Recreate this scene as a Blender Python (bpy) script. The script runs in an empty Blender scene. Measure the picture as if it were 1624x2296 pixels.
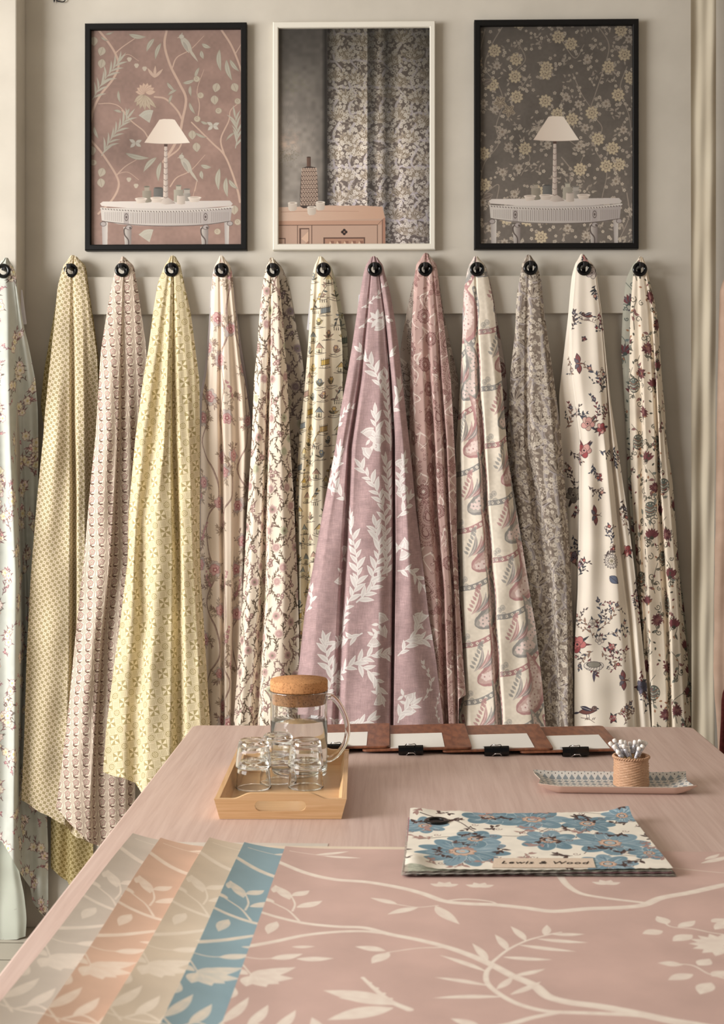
import bpy, bmesh, math, random
import numpy as np
from mathutils import Vector, Matrix

C = bpy.context.scene.collection
PI = math.pi
rng = np.random.default_rng(7)
random.seed(7)

# ------------------------------------------------------------------ camera
F, HOR, VPX, D, CAMH = 3000.0, 1062.0, 874.0, 3000.0 / 730.0, 1.40
YAW = math.atan((VPX - 812.0) / F)
FX, FY = -math.sin(YAW), math.cos(YAW)
RX, RY = math.cos(YAW), math.sin(YAW)

def _ray(px, py):
    cx = (np.asarray(px, float) - 812.0) / F
    cz = -(np.asarray(py, float) - HOR) / F
    return FX + cx * RX, FY + cx * RY, cz

def P(px, py, dep):
    """point of the photograph lying dep metres in front of the back wall"""
    dx, dy, dz = _ray(px, py)
    t = (D - np.asarray(dep, float)) / dy
    return np.stack([dx * t, -D + dy * t, CAMH + dz * t], -1)

def T(px, py, h):
    """point of the photograph lying on a level h metres above the floor"""
    dx, dy, dz = _ray(px, py)
    t = (h - CAMH) / dz
    return np.stack([dx * t, -D + dy * t, np.full(np.shape(t), h) if np.ndim(t) else np.float64(h)], -1)

cam = bpy.data.cameras.new('camera')
cam.sensor_fit = 'HORIZONTAL'
cam.sensor_width = 36.0
cam.lens = F / 1624.0 * 36.0
cam.shift_y = -(1148.0 - HOR) / 1624.0
cam.clip_start = 0.05
cam.dof.use_dof = True
cam.dof.focus_distance = 3.3
cam.dof.aperture_fstop = 11.0
camo = bpy.data.objects.new('camera', cam)
camo.location = (0, -D, CAMH)
camo.rotation_euler = (PI / 2, 0, YAW)
C.objects.link(camo)
bpy.context.scene.camera = camo

# ------------------------------------------------------------------ objects
def tag(o, label=None, cat=None, group=None, kind=None):
    if label: o['label'] = label
    if cat: o['category'] = cat
    if group: o['group'] = group
    if kind: o['kind'] = kind
    return o

def thing(name, loc, label, cat, group=None, rotz=0.0):
    o = bpy.data.objects.new(name, None)
    o.empty_display_size = 0.05
    o.location = loc
    o.rotation_euler = (0, 0, rotz)
    C.objects.link(o)
    return tag(o, label, cat, group)

def link(name, me, mat, parent=None, world=True):
    """one mesh object; its coordinates are the world's unless world is False"""
    o = bpy.data.objects.new(name, me)
    if mat is not None:
        me.materials.clear() if False else None
        if not me.materials: me.materials.append(mat)
    C.objects.link(o)
    if parent is not None:
        o.parent = parent
        if world:
            m = Matrix.Identity(4)
            p = parent
            chain = []
            while p is not None:
                chain.append(p); p = p.parent
            for q in reversed(chain):
                m = m @ q.matrix_parent_inverse @ q.matrix_basis
            o.matrix_parent_inverse = m.inverted()
    return o

def smooth(me, on=True):
    me.polygons.foreach_set('use_smooth', np.full(len(me.polygons), on))
    return me

def from_bm(name, bm, sm=False):
    bmesh.ops.recalc_face_normals(bm, faces=bm.faces[:])
    me = bpy.data.meshes.new(name)
    bm.to_mesh(me); bm.free()
    if sm: smooth(me)
    return me

def grid_mesh(name, Pt, uv=None, drop=None, sm=True, closed_u=False):
    """quad grid from an array rows x cols x 3"""
    r, c = Pt.shape[:2]
    idx = np.arange(r * c).reshape(r, c)
    if closed_u: idx = np.concatenate([idx, idx[:, :1]], 1)
    q = np.stack([idx[:-1, :-1], idx[1:, :-1], idx[1:, 1:], idx[:-1, 1:]], -1).reshape(-1, 4)
    if drop is not None: q = q[~drop.reshape(-1)]
    me = bpy.data.meshes.new(name)
    me.vertices.add(r * c)
    me.vertices.foreach_set('co', Pt.reshape(-1).astype(np.float32))
    me.loops.add(q.size)
    me.loops.foreach_set('vertex_index', q.reshape(-1).astype(np.int32))
    me.polygons.add(len(q))
    me.polygons.foreach_set('loop_start', (np.arange(len(q)) * 4).astype(np.int32))
    me.polygons.foreach_set('loop_total', np.full(len(q), 4, np.int32))
    if uv is not None:
        l = me.uv_layers.new(name='print')
        l.data.foreach_set('uv', uv.reshape(-1, 2)[q.reshape(-1)].reshape(-1).astype(np.float32))
    me.update(calc_edges=True)
    if drop is not None:
        bm = bmesh.new(); bm.from_mesh(me)
        bmesh.ops.delete(bm, geom=[v for v in bm.verts if not v.link_faces], context='VERTS')
        bm.to_mesh(me); bm.free()
    if sm: smooth(me)
    return me

def add_box(bm, lo, hi, bev=0.0, seg=2):
    lo, hi = Vector(lo), Vector(hi)
    m = Matrix.Translation((lo + hi) / 2) @ Matrix.Diagonal(((hi.x - lo.x), (hi.y - lo.y), (hi.z - lo.z), 1))
    r = bmesh.ops.create_cube(bm, size=1.0, matrix=m)
    if bev > 0:
        es = list({e for v in r['verts'] for e in v.link_edges})
        bmesh.ops.bevel(bm, geom=es, offset=bev, segments=seg, profile=0.5, affect='EDGES')

def box(name, lo, hi, bev=0.0, seg=2):
    bm = bmesh.new(); add_box(bm, lo, hi, bev, seg)
    return from_bm(name, bm)

def lathe(name, prof, n=48, centre=(0, 0, 0)):
    """prof: (r, z) list turned about z; ends on the axis close"""
    bm = bmesh.new()
    rings = []
    for r, z in prof:
        if r < 1e-6:
            rings.append([bm.verts.new((centre[0], centre[1], centre[2] + z))])
        else:
            rings.append([bm.verts.new((centre[0] + r * math.cos(2 * PI * i / n), centre[1] + r * math.sin(2 * PI * i / n), centre[2] + z)) for i in range(n)])
    for a, b in zip(rings[:-1], rings[1:]):
        if len(a) == 1 and len(b) == 1: continue
        for i in range(n):
            j = (i + 1) % n
            if len(a) == 1: bm.faces.new((a[0], b[i], b[j]))
            elif len(b) == 1: bm.faces.new((a[i], b[0], a[j]))
            else: bm.faces.new((a[i], b[i], b[j], a[j]))
    return from_bm(name, bm, True)

def catmull(pts, n=8):
    p = np.asarray(pts, float)
    if len(p) < 3 or n < 2:
        return p
    q = np.vstack([2 * p[0] - p[1], p, 2 * p[-1] - p[-2]])
    out = []
    t = np.linspace(0, 1, n, endpoint=False)[:, None]
    for i in range(1, len(q) - 2):
        a, b, c, d = q[i - 1], q[i], q[i + 1], q[i + 2]
        out.append(0.5 * ((2 * b) + (-a + c) * t + (2 * a - 5 * b + 4 * c - d) * t ** 2 + (-a + 3 * b - 3 * c + d) * t ** 3))
    out.append(p[-1:])
    return np.vstack(out)

def tube(name, pts, r, n=12, sm=6, caps=True, closed=False):
    p = catmull(pts, sm) if not closed else np.asarray(pts, float)
    m = len(p)
    rr = np.interp(np.linspace(0, 1, m), np.linspace(0, 1, len(np.atleast_1d(r))), np.atleast_1d(r)) if np.ndim(r) else np.full(m, r)
    bm = bmesh.new()
    rings = []
    nrm = None
    for i in range(m):
        a = p[i - 1] if (i > 0 or closed) else p[i]
        b = p[(i + 1) % m] if (i < m - 1 or closed) else p[i]
        t = Vector(b - a).normalized()
        if nrm is None:
            nrm = t.orthogonal().normalized()
        nrm = (nrm - t * nrm.dot(t)).normalized()
        bn = t.cross(nrm)
        rings.append([bm.verts.new(Vector(p[i]) + (nrm * math.cos(2 * PI * k / n) + bn * math.sin(2 * PI * k / n)) * rr[i]) for k in range(n)])
    pairs = list(zip(rings[:-1], rings[1:])) + ([(rings[-1], rings[0])] if closed else [])
    for a, b in pairs:
        for k in range(n):
            j = (k + 1) % n
            bm.faces.new((a[k], b[k], b[j], a[j]))
    if caps and not closed:
        bm.faces.new(rings[0]); bm.faces.new(rings[-1])
    return from_bm(name, bm, True)

def ring(name, R, r, axis='Y', n=40, k=14, flat=1.0):
    th = np.linspace(0, 2 * PI, n, endpoint=False)[:, None]
    ph = np.linspace(0, 2 * PI, k, endpoint=False)[None, :]
    x = (R + r * np.cos(ph)) * np.cos(th)
    z = (R + r * np.cos(ph)) * np.sin(th)
    y = r * flat * np.sin(ph) + 0 * th
    A = np.stack([x, y, z], -1)
    A = np.concatenate([A, A[:1]], 0)
    me = grid_mesh(name, A, closed_u=True)
    bm = bmesh.new(); bm.from_mesh(me)
    bmesh.ops.remove_doubles(bm, verts=bm.verts[:], dist=1e-6)
    bmesh.ops.recalc_face_normals(bm, faces=bm.faces[:])
    bm.to_mesh(me); bm.free()
    return smooth(me)

def copy_tree(o, parent=None):
    c = o.copy(); C.objects.link(c)
    if parent is not None: c.parent = parent
    for ch in list(o.children): copy_tree(ch, c)
    return c

# ------------------------------------------------------------------ materials
def lin(c):
    v = np.asarray(c, float) / 255.0
    v = np.where(v <= 0.04045, v / 12.92, ((v + 0.055) / 1.055) ** 2.4)
    return (float(v[0]), float(v[1]), float(v[2]), 1.0)

class Nodes:
    def __init__(s, name):
        s.m = bpy.data.materials.new(name); s.m.use_nodes = True
        s.t = s.m.node_tree; s.b = s.t.nodes['Principled BSDF']
    def n(s, kind, **kw):
        nd = s.t.nodes.new(kind)
        for k, v in kw.items(): setattr(nd, k, v)
        return nd
    def l(s, a, b): s.t.links.new(a, b)
    def set(s, **kw):
        for k, v in kw.items(): s.b.inputs[k.replace('_', ' ')].default_value = v
        return s

def plain(name, col, rough=0.6, spec=0.4, metal=0.0, **kw):
    N = Nodes(name)
    N.set(Base_Color=lin(col), Roughness=rough, Specular_IOR_Level=spec, Metallic=metal)
    for k, v in kw.items(): N.b.inputs[k].default_value = v
    return N.m

def mottled(name, c1, c2, scale=(3, 3, 3), detail=6, rough=0.8, spec=0.3, bump=0.0, coord='Object', lo=0.35, hi=0.65, dist=0.001, nscale=1.0, distortion=0.0):
    N = Nodes(name)
    tc = N.n('ShaderNodeTexCoord'); mp = N.n('ShaderNodeMapping')
    mp.inputs['Scale'].default_value = scale
    N.l(tc.outputs[coord], mp.inputs['Vector'])
    nz = N.n('ShaderNodeTexNoise'); nz.inputs['Scale'].default_value = nscale; nz.inputs['Detail'].default_value = detail
    nz.inputs['Distortion'].default_value = distortion
    N.l(mp.outputs[0], nz.inputs['Vector'])
    rp = N.n('ShaderNodeValToRGB')
    rp.color_ramp.elements[0].position = lo; rp.color_ramp.elements[0].color = lin(c1)
    rp.color_ramp.elements[1].position = hi; rp.color_ramp.elements[1].color = lin(c2)
    N.l(nz.outputs['Fac'], rp.inputs['Fac']); N.l(rp.outputs['Color'], N.b.inputs['Base Color'])
    N.set(Roughness=rough, Specular_IOR_Level=spec)
    if bump > 0:
        bp = N.n('ShaderNodeBump'); bp.inputs['Strength'].default_value = bump; bp.inputs['Distance'].default_value = dist
        N.l(nz.outputs['Fac'], bp.inputs['Height']); N.l(bp.outputs[0], N.b.inputs['Normal'])
    return N.m

def printed(name, img, rough=0.85, spec=0.2, weave=0.0, weave_scale=900.0, interp='Linear'):
    """a surface carrying a drawn print on its UV map, with a fine woven bump"""
    N = Nodes(name)
    uv = N.n('ShaderNodeUVMap'); uv.uv_map = 'print'
    tx = N.n('ShaderNodeTexImage'); tx.image = img; tx.interpolation = interp
    N.l(uv.outputs[0], tx.inputs['Vector'])
    N.l(tx.outputs['Color'], N.b.inputs['Base Color'])
    N.set(Roughness=rough, Specular_IOR_Level=spec)
    if weave > 0:
        tc = N.n('ShaderNodeTexCoord'); nz = N.n('ShaderNodeTexNoise')
        nz.inputs['Scale'].default_value = weave_scale; nz.inputs['Detail'].default_value = 2
        N.l(tc.outputs['Object'], nz.inputs['Vector'])
        bp = N.n('ShaderNodeBump'); bp.inputs['Strength'].default_value = weave; bp.inputs['Distance'].default_value = 0.0006
        N.l(nz.outputs['Fac'], bp.inputs['Height']); N.l(bp.outputs[0], N.b.inputs['Normal'])
    return N.m
# ------------------------------------------------------------------ drawing prints (computed here, nothing is loaded)
def vnoise(h, w, cell, seed=0):
    g = np.random.default_rng(seed).random((int(h / cell) + 3, int(w / cell) + 3)).astype(np.float32)
    y = np.arange(h) / cell; x = np.arange(w) / cell
    j = y.astype(int); i = x.astype(int)
    fy = (y - j)[:, None].astype(np.float32); fx = (x - i)[None, :].astype(np.float32)
    fy = fy * fy * (3 - 2 * fy); fx = fx * fx * (3 - 2 * fx)
    a = g[j][:, i]; b = g[j][:, i + 1]; c = g[j + 1][:, i]; d = g[j + 1][:, i + 1]
    return a * (1 - fx) * (1 - fy) + b * fx * (1 - fy) + c * (1 - fx) * fy + d * fx * fy

class Cv:
    """a canvas w x h units, k pixels a unit, colours 0..255"""
    def __init__(s, w, h, k, bg, ox=0.0, oy=0.0):
        s.k = k; s.w = int(round(w * k)); s.h = int(round(h * k)); s.ox = ox; s.oy = oy
        s.a = np.empty((s.h, s.w, 3), np.float32); s.a[:] = np.array(bg, np.float32) / 255
    def reg(s, x0, y0, x1, y1):
        k = s.k
        i0 = max(0, int((x0 - s.ox) * k) - 1); i1 = min(s.w, int((x1 - s.ox) * k) + 2)
        j0 = max(0, int((y0 - s.oy) * k) - 1); j1 = min(s.h, int((y1 - s.oy) * k) + 2)
        if i1 <= i0 or j1 <= j0: return None
        return (slice(j0, j1), slice(i0, i1)), ((np.arange(i0, i1) + .5) / k + s.ox)[None, :], ((np.arange(j0, j1) + .5) / k + s.oy)[:, None]
    def full(s):
        return ((np.arange(s.w) + .5) / s.k + s.ox)[None, :], ((np.arange(s.h) + .5) / s.k + s.oy)[:, None]
    def mix(s, sl, c, col):
        A = s.a[sl]; A += c[..., None].astype(np.float32) * (np.array(col, np.float32) / 255 - A)
    def mottle(s, amt, cell, seed=0, aniso=None):
        n = vnoise(s.h, s.w, cell * s.k, seed)
        s.a *= (1 + amt * (n - .5) * 2)[..., None]
    def grain(s, amt, ax=1, seed=0, length=14):
        r = np.random.default_rng(seed).random((s.h, s.w)).astype(np.float32)
        cs = np.cumsum(r, axis=ax); m = (np.roll(cs, -length, ax) - cs) / length
        s.a *= (1 + amt * (m - .5) * 2 * (np.abs(m - .5) < .5))[..., None]
    def leaf(s, x, y, ang, L, W, col, a=1., line=None, lw=.6, vein=None, bend=0., p=1.):
        if L <= 0: return
        ca, sa = math.cos(ang), math.sin(ang)
        m = W * .6 + abs(bend) * L
        R = s.reg(min(x, x + L * ca) - m, min(y, y + L * sa) - m, max(x, x + L * ca) + m, max(y, y + L * sa) + m)
        if R is None: return
        sl, X, Y = R
        dx = X - x; dy = Y - y
        u = (dx * ca + dy * sa) / L; uc = np.clip(u, 0, 1)
        v = -dx * sa + dy * ca - bend * L * 2 * uc * (1 - uc)
        d = W * .5 * np.sin(PI * uc ** .85) ** p - np.abs(v)
        c = np.clip(d * s.k + .5, 0, 1) * ((u > 0) & (u < 1))
        s.mix(sl, c * a, col)
        if line is not None: s.mix(sl, np.clip((lw - d) * s.k + .5, 0, 1) * c * a, line)
        if vein is not None: s.mix(sl, np.clip((lw * .5 - np.abs(v)) * s.k + .5, 0, 1) * c * (u < .88) * a, vein)
    def leafto(s, x0, y0, x1, y1, W, col, **kw):
        s.leaf(x0, y0, math.atan2(y1 - y0, x1 - x0), math.hypot(x1 - x0, y1 - y0), W, col, **kw)
    def ell(s, x, y, rx, ry, col, ang=0., a=1., line=None, lw=.6):
        r = max(rx, ry); R = s.reg(x - r, y - r, x + r, y + r)
        if R is None: return
        sl, X, Y = R
        ca, sa = math.cos(ang), math.sin(ang)
        u = (X - x) * ca + (Y - y) * sa; v = -(X - x) * sa + (Y - y) * ca
        q = np.sqrt((u / rx) ** 2 + (v / ry) ** 2); d = (1 - q) * min(rx, ry)
        c = np.clip(d * s.k + .5, 0, 1)
        if col is not None: s.mix(sl, c * a, col)
        if line is not None: s.mix(sl, np.clip((lw - d) * s.k + .5, 0, 1) * c * a, line)
    def flower(s, x, y, r, n, col, ang=0., depth=.3, line=None, lw=.6, ctr=None, cr=.25, rays=None, a=1., sq=1., sharp=False):
        R = s.reg(x - r, y - r, x + r, y + r)
        if R is None: return
        sl, X, Y = R
        u = X - x; v = (Y - y) / sq
        q = np.hypot(u, v); th = np.arctan2(v, u) + ang
        w = np.abs(np.cos(n * th / 2)); w = w if not sharp else 1 - np.abs(((n * th / PI) % 2) - 1)
        d = r * (1 - depth + depth * w) - q
        c = np.clip(d * s.k + .5, 0, 1) * a
        s.mix(sl, c, col)
        if rays is not None: s.mix(sl, np.clip((.5 - np.abs(np.cos(n * th / 2)) * q * 2. / n) * s.k + .3, 0, 1) * c * (q > cr * r), rays)
        if line is not None: s.mix(sl, np.clip((lw - np.abs(d - lw * .5)) * s.k + .5, 0, 1) * c, line)
        if ctr is not None: s.mix(sl, np.clip((cr * r - q) * s.k + .5, 0, 1) * a, ctr)
    def stroke(s, pts, w0, w1, col, a=1., sm=6):
        p = catmull(pts, sm) if len(pts) > 2 else np.asarray(pts, float)
        n = len(p) - 1
        for i in range(n):
            ra = (w0 + (w1 - w0) * i / n) * .5; rb = (w0 + (w1 - w0) * (i + 1) / n) * .5
            (x0, y0), (x1, y1) = p[i], p[i + 1]
            m = max(ra, rb) + .5
            R = s.reg(min(x0, x1) - m, min(y0, y1) - m, max(x0, x1) + m, max(y0, y1) + m)
            if R is None: continue
            sl, X, Y = R
            ex, ey = x1 - x0, y1 - y0; L2 = ex * ex + ey * ey + 1e-9
            t = np.clip(((X - x0) * ex + (Y - y0) * ey) / L2, 0, 1)
            d = ra + (rb - ra) * t - np.hypot(X - x0 - t * ex, Y - y0 - t * ey)
            s.mix(sl, np.clip(d * s.k + .5, 0, 1) * a, col)
    def poly(s, pts, col, a=1., shade=None):
        p = np.asarray(pts, float)
        R = s.reg(p[:, 0].min(), p[:, 1].min(), p[:, 0].max(), p[:, 1].max())
        if R is None: return
        sl, X, Y = R
        c = 0.
        for ox, oy in ((-.25, -.25), (.25, -.25), (-.25, .25), (.25, .25)):
            xx = X + ox / s.k; yy = Y + oy / s.k
            ins = np.zeros((Y.shape[0], X.shape[1]), bool)
            for i in range(len(p)):
                (x0, y0), (x1, y1) = p[i - 1], p[i]
                if y0 == y1: continue
                ins ^= ((y0 > yy) != (y1 > yy)) & (xx < (x1 - x0) * (yy - y0) / (y1 - y0) + x0)
            c = c + ins * .25
        if shade is not None:                                     # tone across the shape, a tonal print
            t = np.clip((X - p[:, 0].min()) / max(1e-6, np.ptp(p[:, 0])), 0, 1) + 0 * Y
            A = s.a[sl]; col = np.array(col, np.float32) / 255; c2 = np.array(shade, np.float32) / 255
            A += (c * a)[..., None] * ((col + (c2 - col) * t[..., None]) - A)
        else: s.mix(sl, c * a, col)
    def rect(s, x0, y0, x1, y1, col, a=1., shade=None): s.poly([(x0, y0), (x1, y0), (x1, y1), (x0, y1)], col, a, shade)
    def dots(s, x, y, r, n, R, col, a0=0.):
        for i in range(n):
            t = a0 + 2 * PI * i / n
            s.ell(x + R * math.cos(t), y + R * math.sin(t), r, r, col)
    def branch(s, pts, w, col, L, W, step, lcol=None, spread=.75, line=None, vein=None, jit=.25, lw=.6, tip=True, sides=(1, -1), bend=.12):
        p = catmull(pts, 10); d = np.r_[0, np.cumsum(np.hypot(*np.diff(p, axis=0).T))]
        s.stroke(pts, w, w * .5, col)
        k = 0; t = step * .5
        while t < d[-1]:
            x = np.interp(t, d, p[:, 0]); y = np.interp(t, d, p[:, 1])
            x2 = np.interp(min(t + 2, d[-1]), d, p[:, 0]); y2 = np.interp(min(t + 2, d[-1]), d, p[:, 1])
            x1 = np.interp(max(t - 2, 0), d, p[:, 0]); y1 = np.interp(max(t - 2, 0), d, p[:, 1])
            an = math.atan2(y2 - y1, x2 - x1); sd = sides[k % len(sides)]
            f = 1 + random.uniform(-jit, jit)
            s.leaf(x, y, an + sd * (spread + random.uniform(-.2, .2)), L * f, W * f, lcol or col, line=line, vein=vein, lw=lw, bend=-sd * bend)
            t += step * (1 + random.uniform(-jit, jit)); k += 1
        if tip:
            an = math.atan2(p[-1, 1] - p[-4, 1], p[-1, 0] - p[-4, 0])
            s.leaf(p[-1, 0], p[-1, 1], an, L, W, lcol or col, line=line, vein=vein, lw=lw)
    def image(s, name, sat=1.0):
        im = bpy.data.images.new(name, s.w, s.h, alpha=False)
        g = s.a.mean(-1, keepdims=True)
        if sat != 1: s.a = g + (s.a - g) * sat
        px = np.ones((s.h, s.w, 4), np.float32)
        px[..., :3] = np.clip(s.a[::-1], 0, 1)
        im.pixels.foreach_set(px.ravel()); im.update()
        return im

def jitgrid(w, h, step, jit=.4, x0=0, y0=0):
    out = []
    r = 0; y = y0
    while y < y0 + h + step:
        x = x0 + (r % 2) * step / 2
        while x < x0 + w + step:
            out.append((x + random.uniform(-jit, jit) * step, y + random.uniform(-jit, jit) * step)); x += step
        y += step * .87; r += 1
    random.shuffle(out)
    return out
# ------------------------------------------------------------------ hanging lengths of cloth
PXM = 730.0        # print units a metre

class Cloth:
    """cols: left to right fold lines (photo polyline [(y, x)...], depth off the wall, hem y)"""
    def __init__(s, hook, cols, d0=.052, seed=0, wob=.0025, hole=True):
        s.hook = hook
        hx, hy = hook
        us = []
        for i in range(len(cols) - 1):
            a = np.array(cols[i][0], float); b = np.array(cols[i + 1][0], float)
            yy = np.linspace(580, 1800, 12)
            wmax = np.max(np.abs(np.interp(yy, b[:, 0], b[:, 1]) - np.interp(yy, a[:, 0], a[:, 1])))
            n = int(max(5, min(40, math.ceil(wmax / 2.6))))
            us += [(i, f) for f in np.arange(n) / n]
        us.append((len(cols) - 2, 1.0))
        I = np.array([u[0] for u in us]); f = np.array([u[1] for u in us])
        tops = np.array([c[0][0][0] for c in cols], float)
        hems = np.array([c[2] for c in cols], float)
        Ds = np.array([c[1] for c in cols], float)
        top = tops[I] * (1 - f) + tops[I + 1] * f
        top = top + 1.2 * np.sin(np.arange(len(f)) * 2.3 + seed)
        hem = hems[I] * (1 - f) + hems[I + 1] * f + 1.0 * np.sin(np.arange(len(f)) * .35 + seed)
        R = int(math.ceil((hem.max() - top.min()) / 4.2))
        r = np.linspace(0, 1, R)[:, None]
        r = r * (1 - .12 * (1 - r))
        PY = top[None, :] + r * (hem - top)[None, :]
        xs = np.stack([np.interp(PY, np.array(c[0], float)[:, 0], np.array(c[0], float)[:, 1]) for c in cols], 0)
        # soften the polylines' kinks
        for _ in range(3):
            xs[:, 2:-2] = (xs[:, :-4] + 2 * xs[:, 1:-3] + 2 * xs[:, 2:-2] + 2 * xs[:, 3:-1] + xs[:, 4:]) / 8
        j = np.arange(len(f))
        PX = xs[I, :, j].T * (1 - f) + xs[I + 1, :, j].T * f
        g = f * f * (3 - 2 * f)
        Dk = Ds[I] * (1 - g) + Ds[I + 1] * g
        t = np.clip((PY - (hy + 10)) / 420, 0, 1); fac = t * t * (3 - 2 * t) * .65 + .35 * t
        dm = Ds.mean()
        edge = np.minimum(j, len(f) - 1 - j) / 6.0
        top_d = d0 + (Dk - dm) * .14 - .006 * np.exp(-edge)
        dep = top_d + (Dk - top_d) * fac - .016 * np.clip((hy - 12 - PY) / 25, 0, 1)
        ph = seed * 1.7
        dep = dep + wob * fac * (np.sin(j * .21 + PY * .011 + ph) + .7 * np.sin(j * .11 - PY * .017 + 2 * ph) + .5 * np.sin(PY * .045 + j * .07 + ph))
        tip = np.clip((hy - 12 - PY) / 24, 0, 1); ax = float(PX[0].mean())
        PX = ax + (PX - ax) * (1 - .55 * tip)
        s.PX, s.PY = PX, PY
        s.dep = dep
        s.Pt = P(PX, PY, dep)
        ds = np.sqrt((np.diff(s.Pt[..., 0], axis=1)) ** 2 + (np.diff(s.Pt[..., 1], axis=1)) ** 2)
        S = np.concatenate([np.zeros((R, 1)), np.cumsum(ds, 1)], 1)
        k = int(np.argmin(np.abs(PX[int(R * .25)] - (PX[int(R * .25)].min() + PX[int(R * .25)].max()) / 2)))
        s.TX = (S - S[:, k:k + 1]) * PXM
        s.y0 = float(top.min())
        s.TY = PY - s.y0
        s.top_depth = float(dep[np.argmin(np.abs(PY[:, k] - hy)), k])
        s.drop = None
        if hole:
            cx = (PX[:-1, :-1] + PX[1:, 1:]) / 2 - hx; cy = (PY[:-1, :-1] + PY[1:, 1:]) / 2 - hy
            s.drop = np.hypot(cx, cy) < 11.5
    def at(s, px, py):
        q = (s.PX - px) ** 2 + (s.PY - py) ** 2 - (s.dep * 60)
        i = np.unravel_index(np.argmin(q), q.shape)
        return float(s.TX[i] + px - s.PX[i]), float(s.TY[i] + py - s.PY[i])
    def pts(s, L): return [s.at(x, y) for x, y in L]
    def canvas(s, k, bg, W=None):
        m = 8
        x0 = s.TX.min() - m; x1 = s.TX.max() + m
        return Cv(x1 - x0, s.TY.max() + 2 * m, k, bg, x0, -m)
    def mesh(s, name, cv):
        uv = np.stack([(s.TX - cv.ox) * cv.k / cv.w, 1 - (s.TY - cv.oy) * cv.k / cv.h], -1)
        return grid_mesh(name, s.Pt, uv, s.drop)

HK = {1: (8, 608), 2: (159, 607), 3: (274, 606), 4: (385, 605), 5: (497, 606), 6: (613, 606), 7: (726, 605), 8: (841, 604),
      9: (954, 604), 10: (1070, 604), 11: (1190, 601), 12: (1310, 602), 13: (1435, 604)}
FD = {}
FD['1b'] = [([(584, 2), (608, -8), (700, -30), (900, -60), (1300, -90), (2100, -95)], .113, 2104),
    ([(584, 5), (608, 0), (900, -30), (1300, -30), (2100, -30)], .128, 2105), ([(584, 8), (608, 6), (900, 0), (1300, 5), (2100, 8)], .113, 2106),
    ([(584, 10), (608, 12), (900, 16), (1300, 20), (1940, 26), (2010, 34), (2100, 38)], .114, 2107), ([(584, 14), (608, 20), (700, 26), (900, 30), (1300, 33), (1800, 36), (1940, 40), (2005, 54), (2060, 60), (2100, 57)], .103, 2100)]
FD[1] = [([(578, 8), (608, -16), (700, -40), (900, -70), (1300, -95), (2000, -100)], .135, 1850),
    ([(578, 10), (608, -12), (700, -20), (900, -35), (1300, -40), (2000, -42)], .165, 1860),
    ([(578, 12), (608, -8), (800, -6), (1000, 3), (1300, 8), (1640, 9), (1900, 5)], .138, 1888),
    ([(578, 14), (608, 10), (700, 15), (1000, 22), (1300, 35), (1600, 32), (1880, 30)], .155, 1930),
    ([(578, 18), (608, 28), (700, 38), (850, 45), (1000, 46), (1300, 57), (1450, 62), (1600, 54), (1700, 50), (1800, 50), (1880, 58), (2000, 68)], .055, 1990),
    ([(578, 18), (608, 29), (700, 40), (850, 52), (1000, 54), (1300, 64), (1600, 66), (1880, 73)], .042, 2020),
    ([(578, 20), (608, 32), (700, 44), (850, 66), (1000, 72), (1300, 76), (1600, 78), (1880, 88)], .052, 2045),
    ([(580, 22), (612, 36), (643, 39), (726, 52), (774, 64), (850, 79), (919, 85), (1000, 86), (1300, 84), (1900, 108)], .038, 2065)]
FD['2b'] = [([(580, 158), (605, 142), (643, 131), (700, 122), (745, 114), (830, 99), (905, 91), (985, 102), (1300, 112), (1800, 114)], .022, 1945),
    ([(580, 160), (605, 150), (745, 128), (905, 112), (1300, 122), (1800, 128)], .034, 1960), ([(580, 165), (605, 160), (745, 158), (905, 150), (1300, 145), (1800, 150)], .022, 1975),
    ([(580, 172), (605, 172), (745, 180), (905, 180), (1300, 180), (1800, 158)], .038, 1990),
    ([(582, 182), (592, 192), (660, 201), (712, 209), (802, 221), (936, 226), (1376, 217), (1868, 209)], .016, 1985)]
FD[2] = [([(574, 150), (605, 139), (643, 129), (733, 121), (843, 109), (936, 100), (980, 97), (1118, 83), (1290, 69), (1463, 60), (1635, 55), (1794, 48)], .101, 1794),
    ([(572, 156), (605, 148), (733, 135), (936, 125), (1118, 115), (1463, 100), (1794, 92)], .108, 1822),
    ([(572, 164), (605, 158), (733, 155), (936, 155), (1118, 156), (1463, 154), (1640, 150), (1840, 145)], .090, 1850),
    ([(572, 168), (605, 163), (733, 163), (936, 164), (1100, 167), (1376, 168), (1640, 160), (1860, 160)], .05, 1868),
    ([(574, 170), (605, 168), (733, 172), (936, 172), (1100, 175), (1376, 174), (1868, 170)], .085, 1876),
    ([(574, 174), (605, 175), (733, 184), (936, 188), (1100, 190), (1376, 189), (1868, 186)], .08, 1882),
    ([(576, 178), (592, 186), (660, 195), (712, 198), (936, 199), (1100, 201), (1376, 199), (1868, 195)], .05, 1888),
    ([(578, 181), (592, 189), (660, 199), (712, 206), (802, 218), (936, 222), (1376, 212), (1868, 203)], .035, 1888)]
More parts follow.
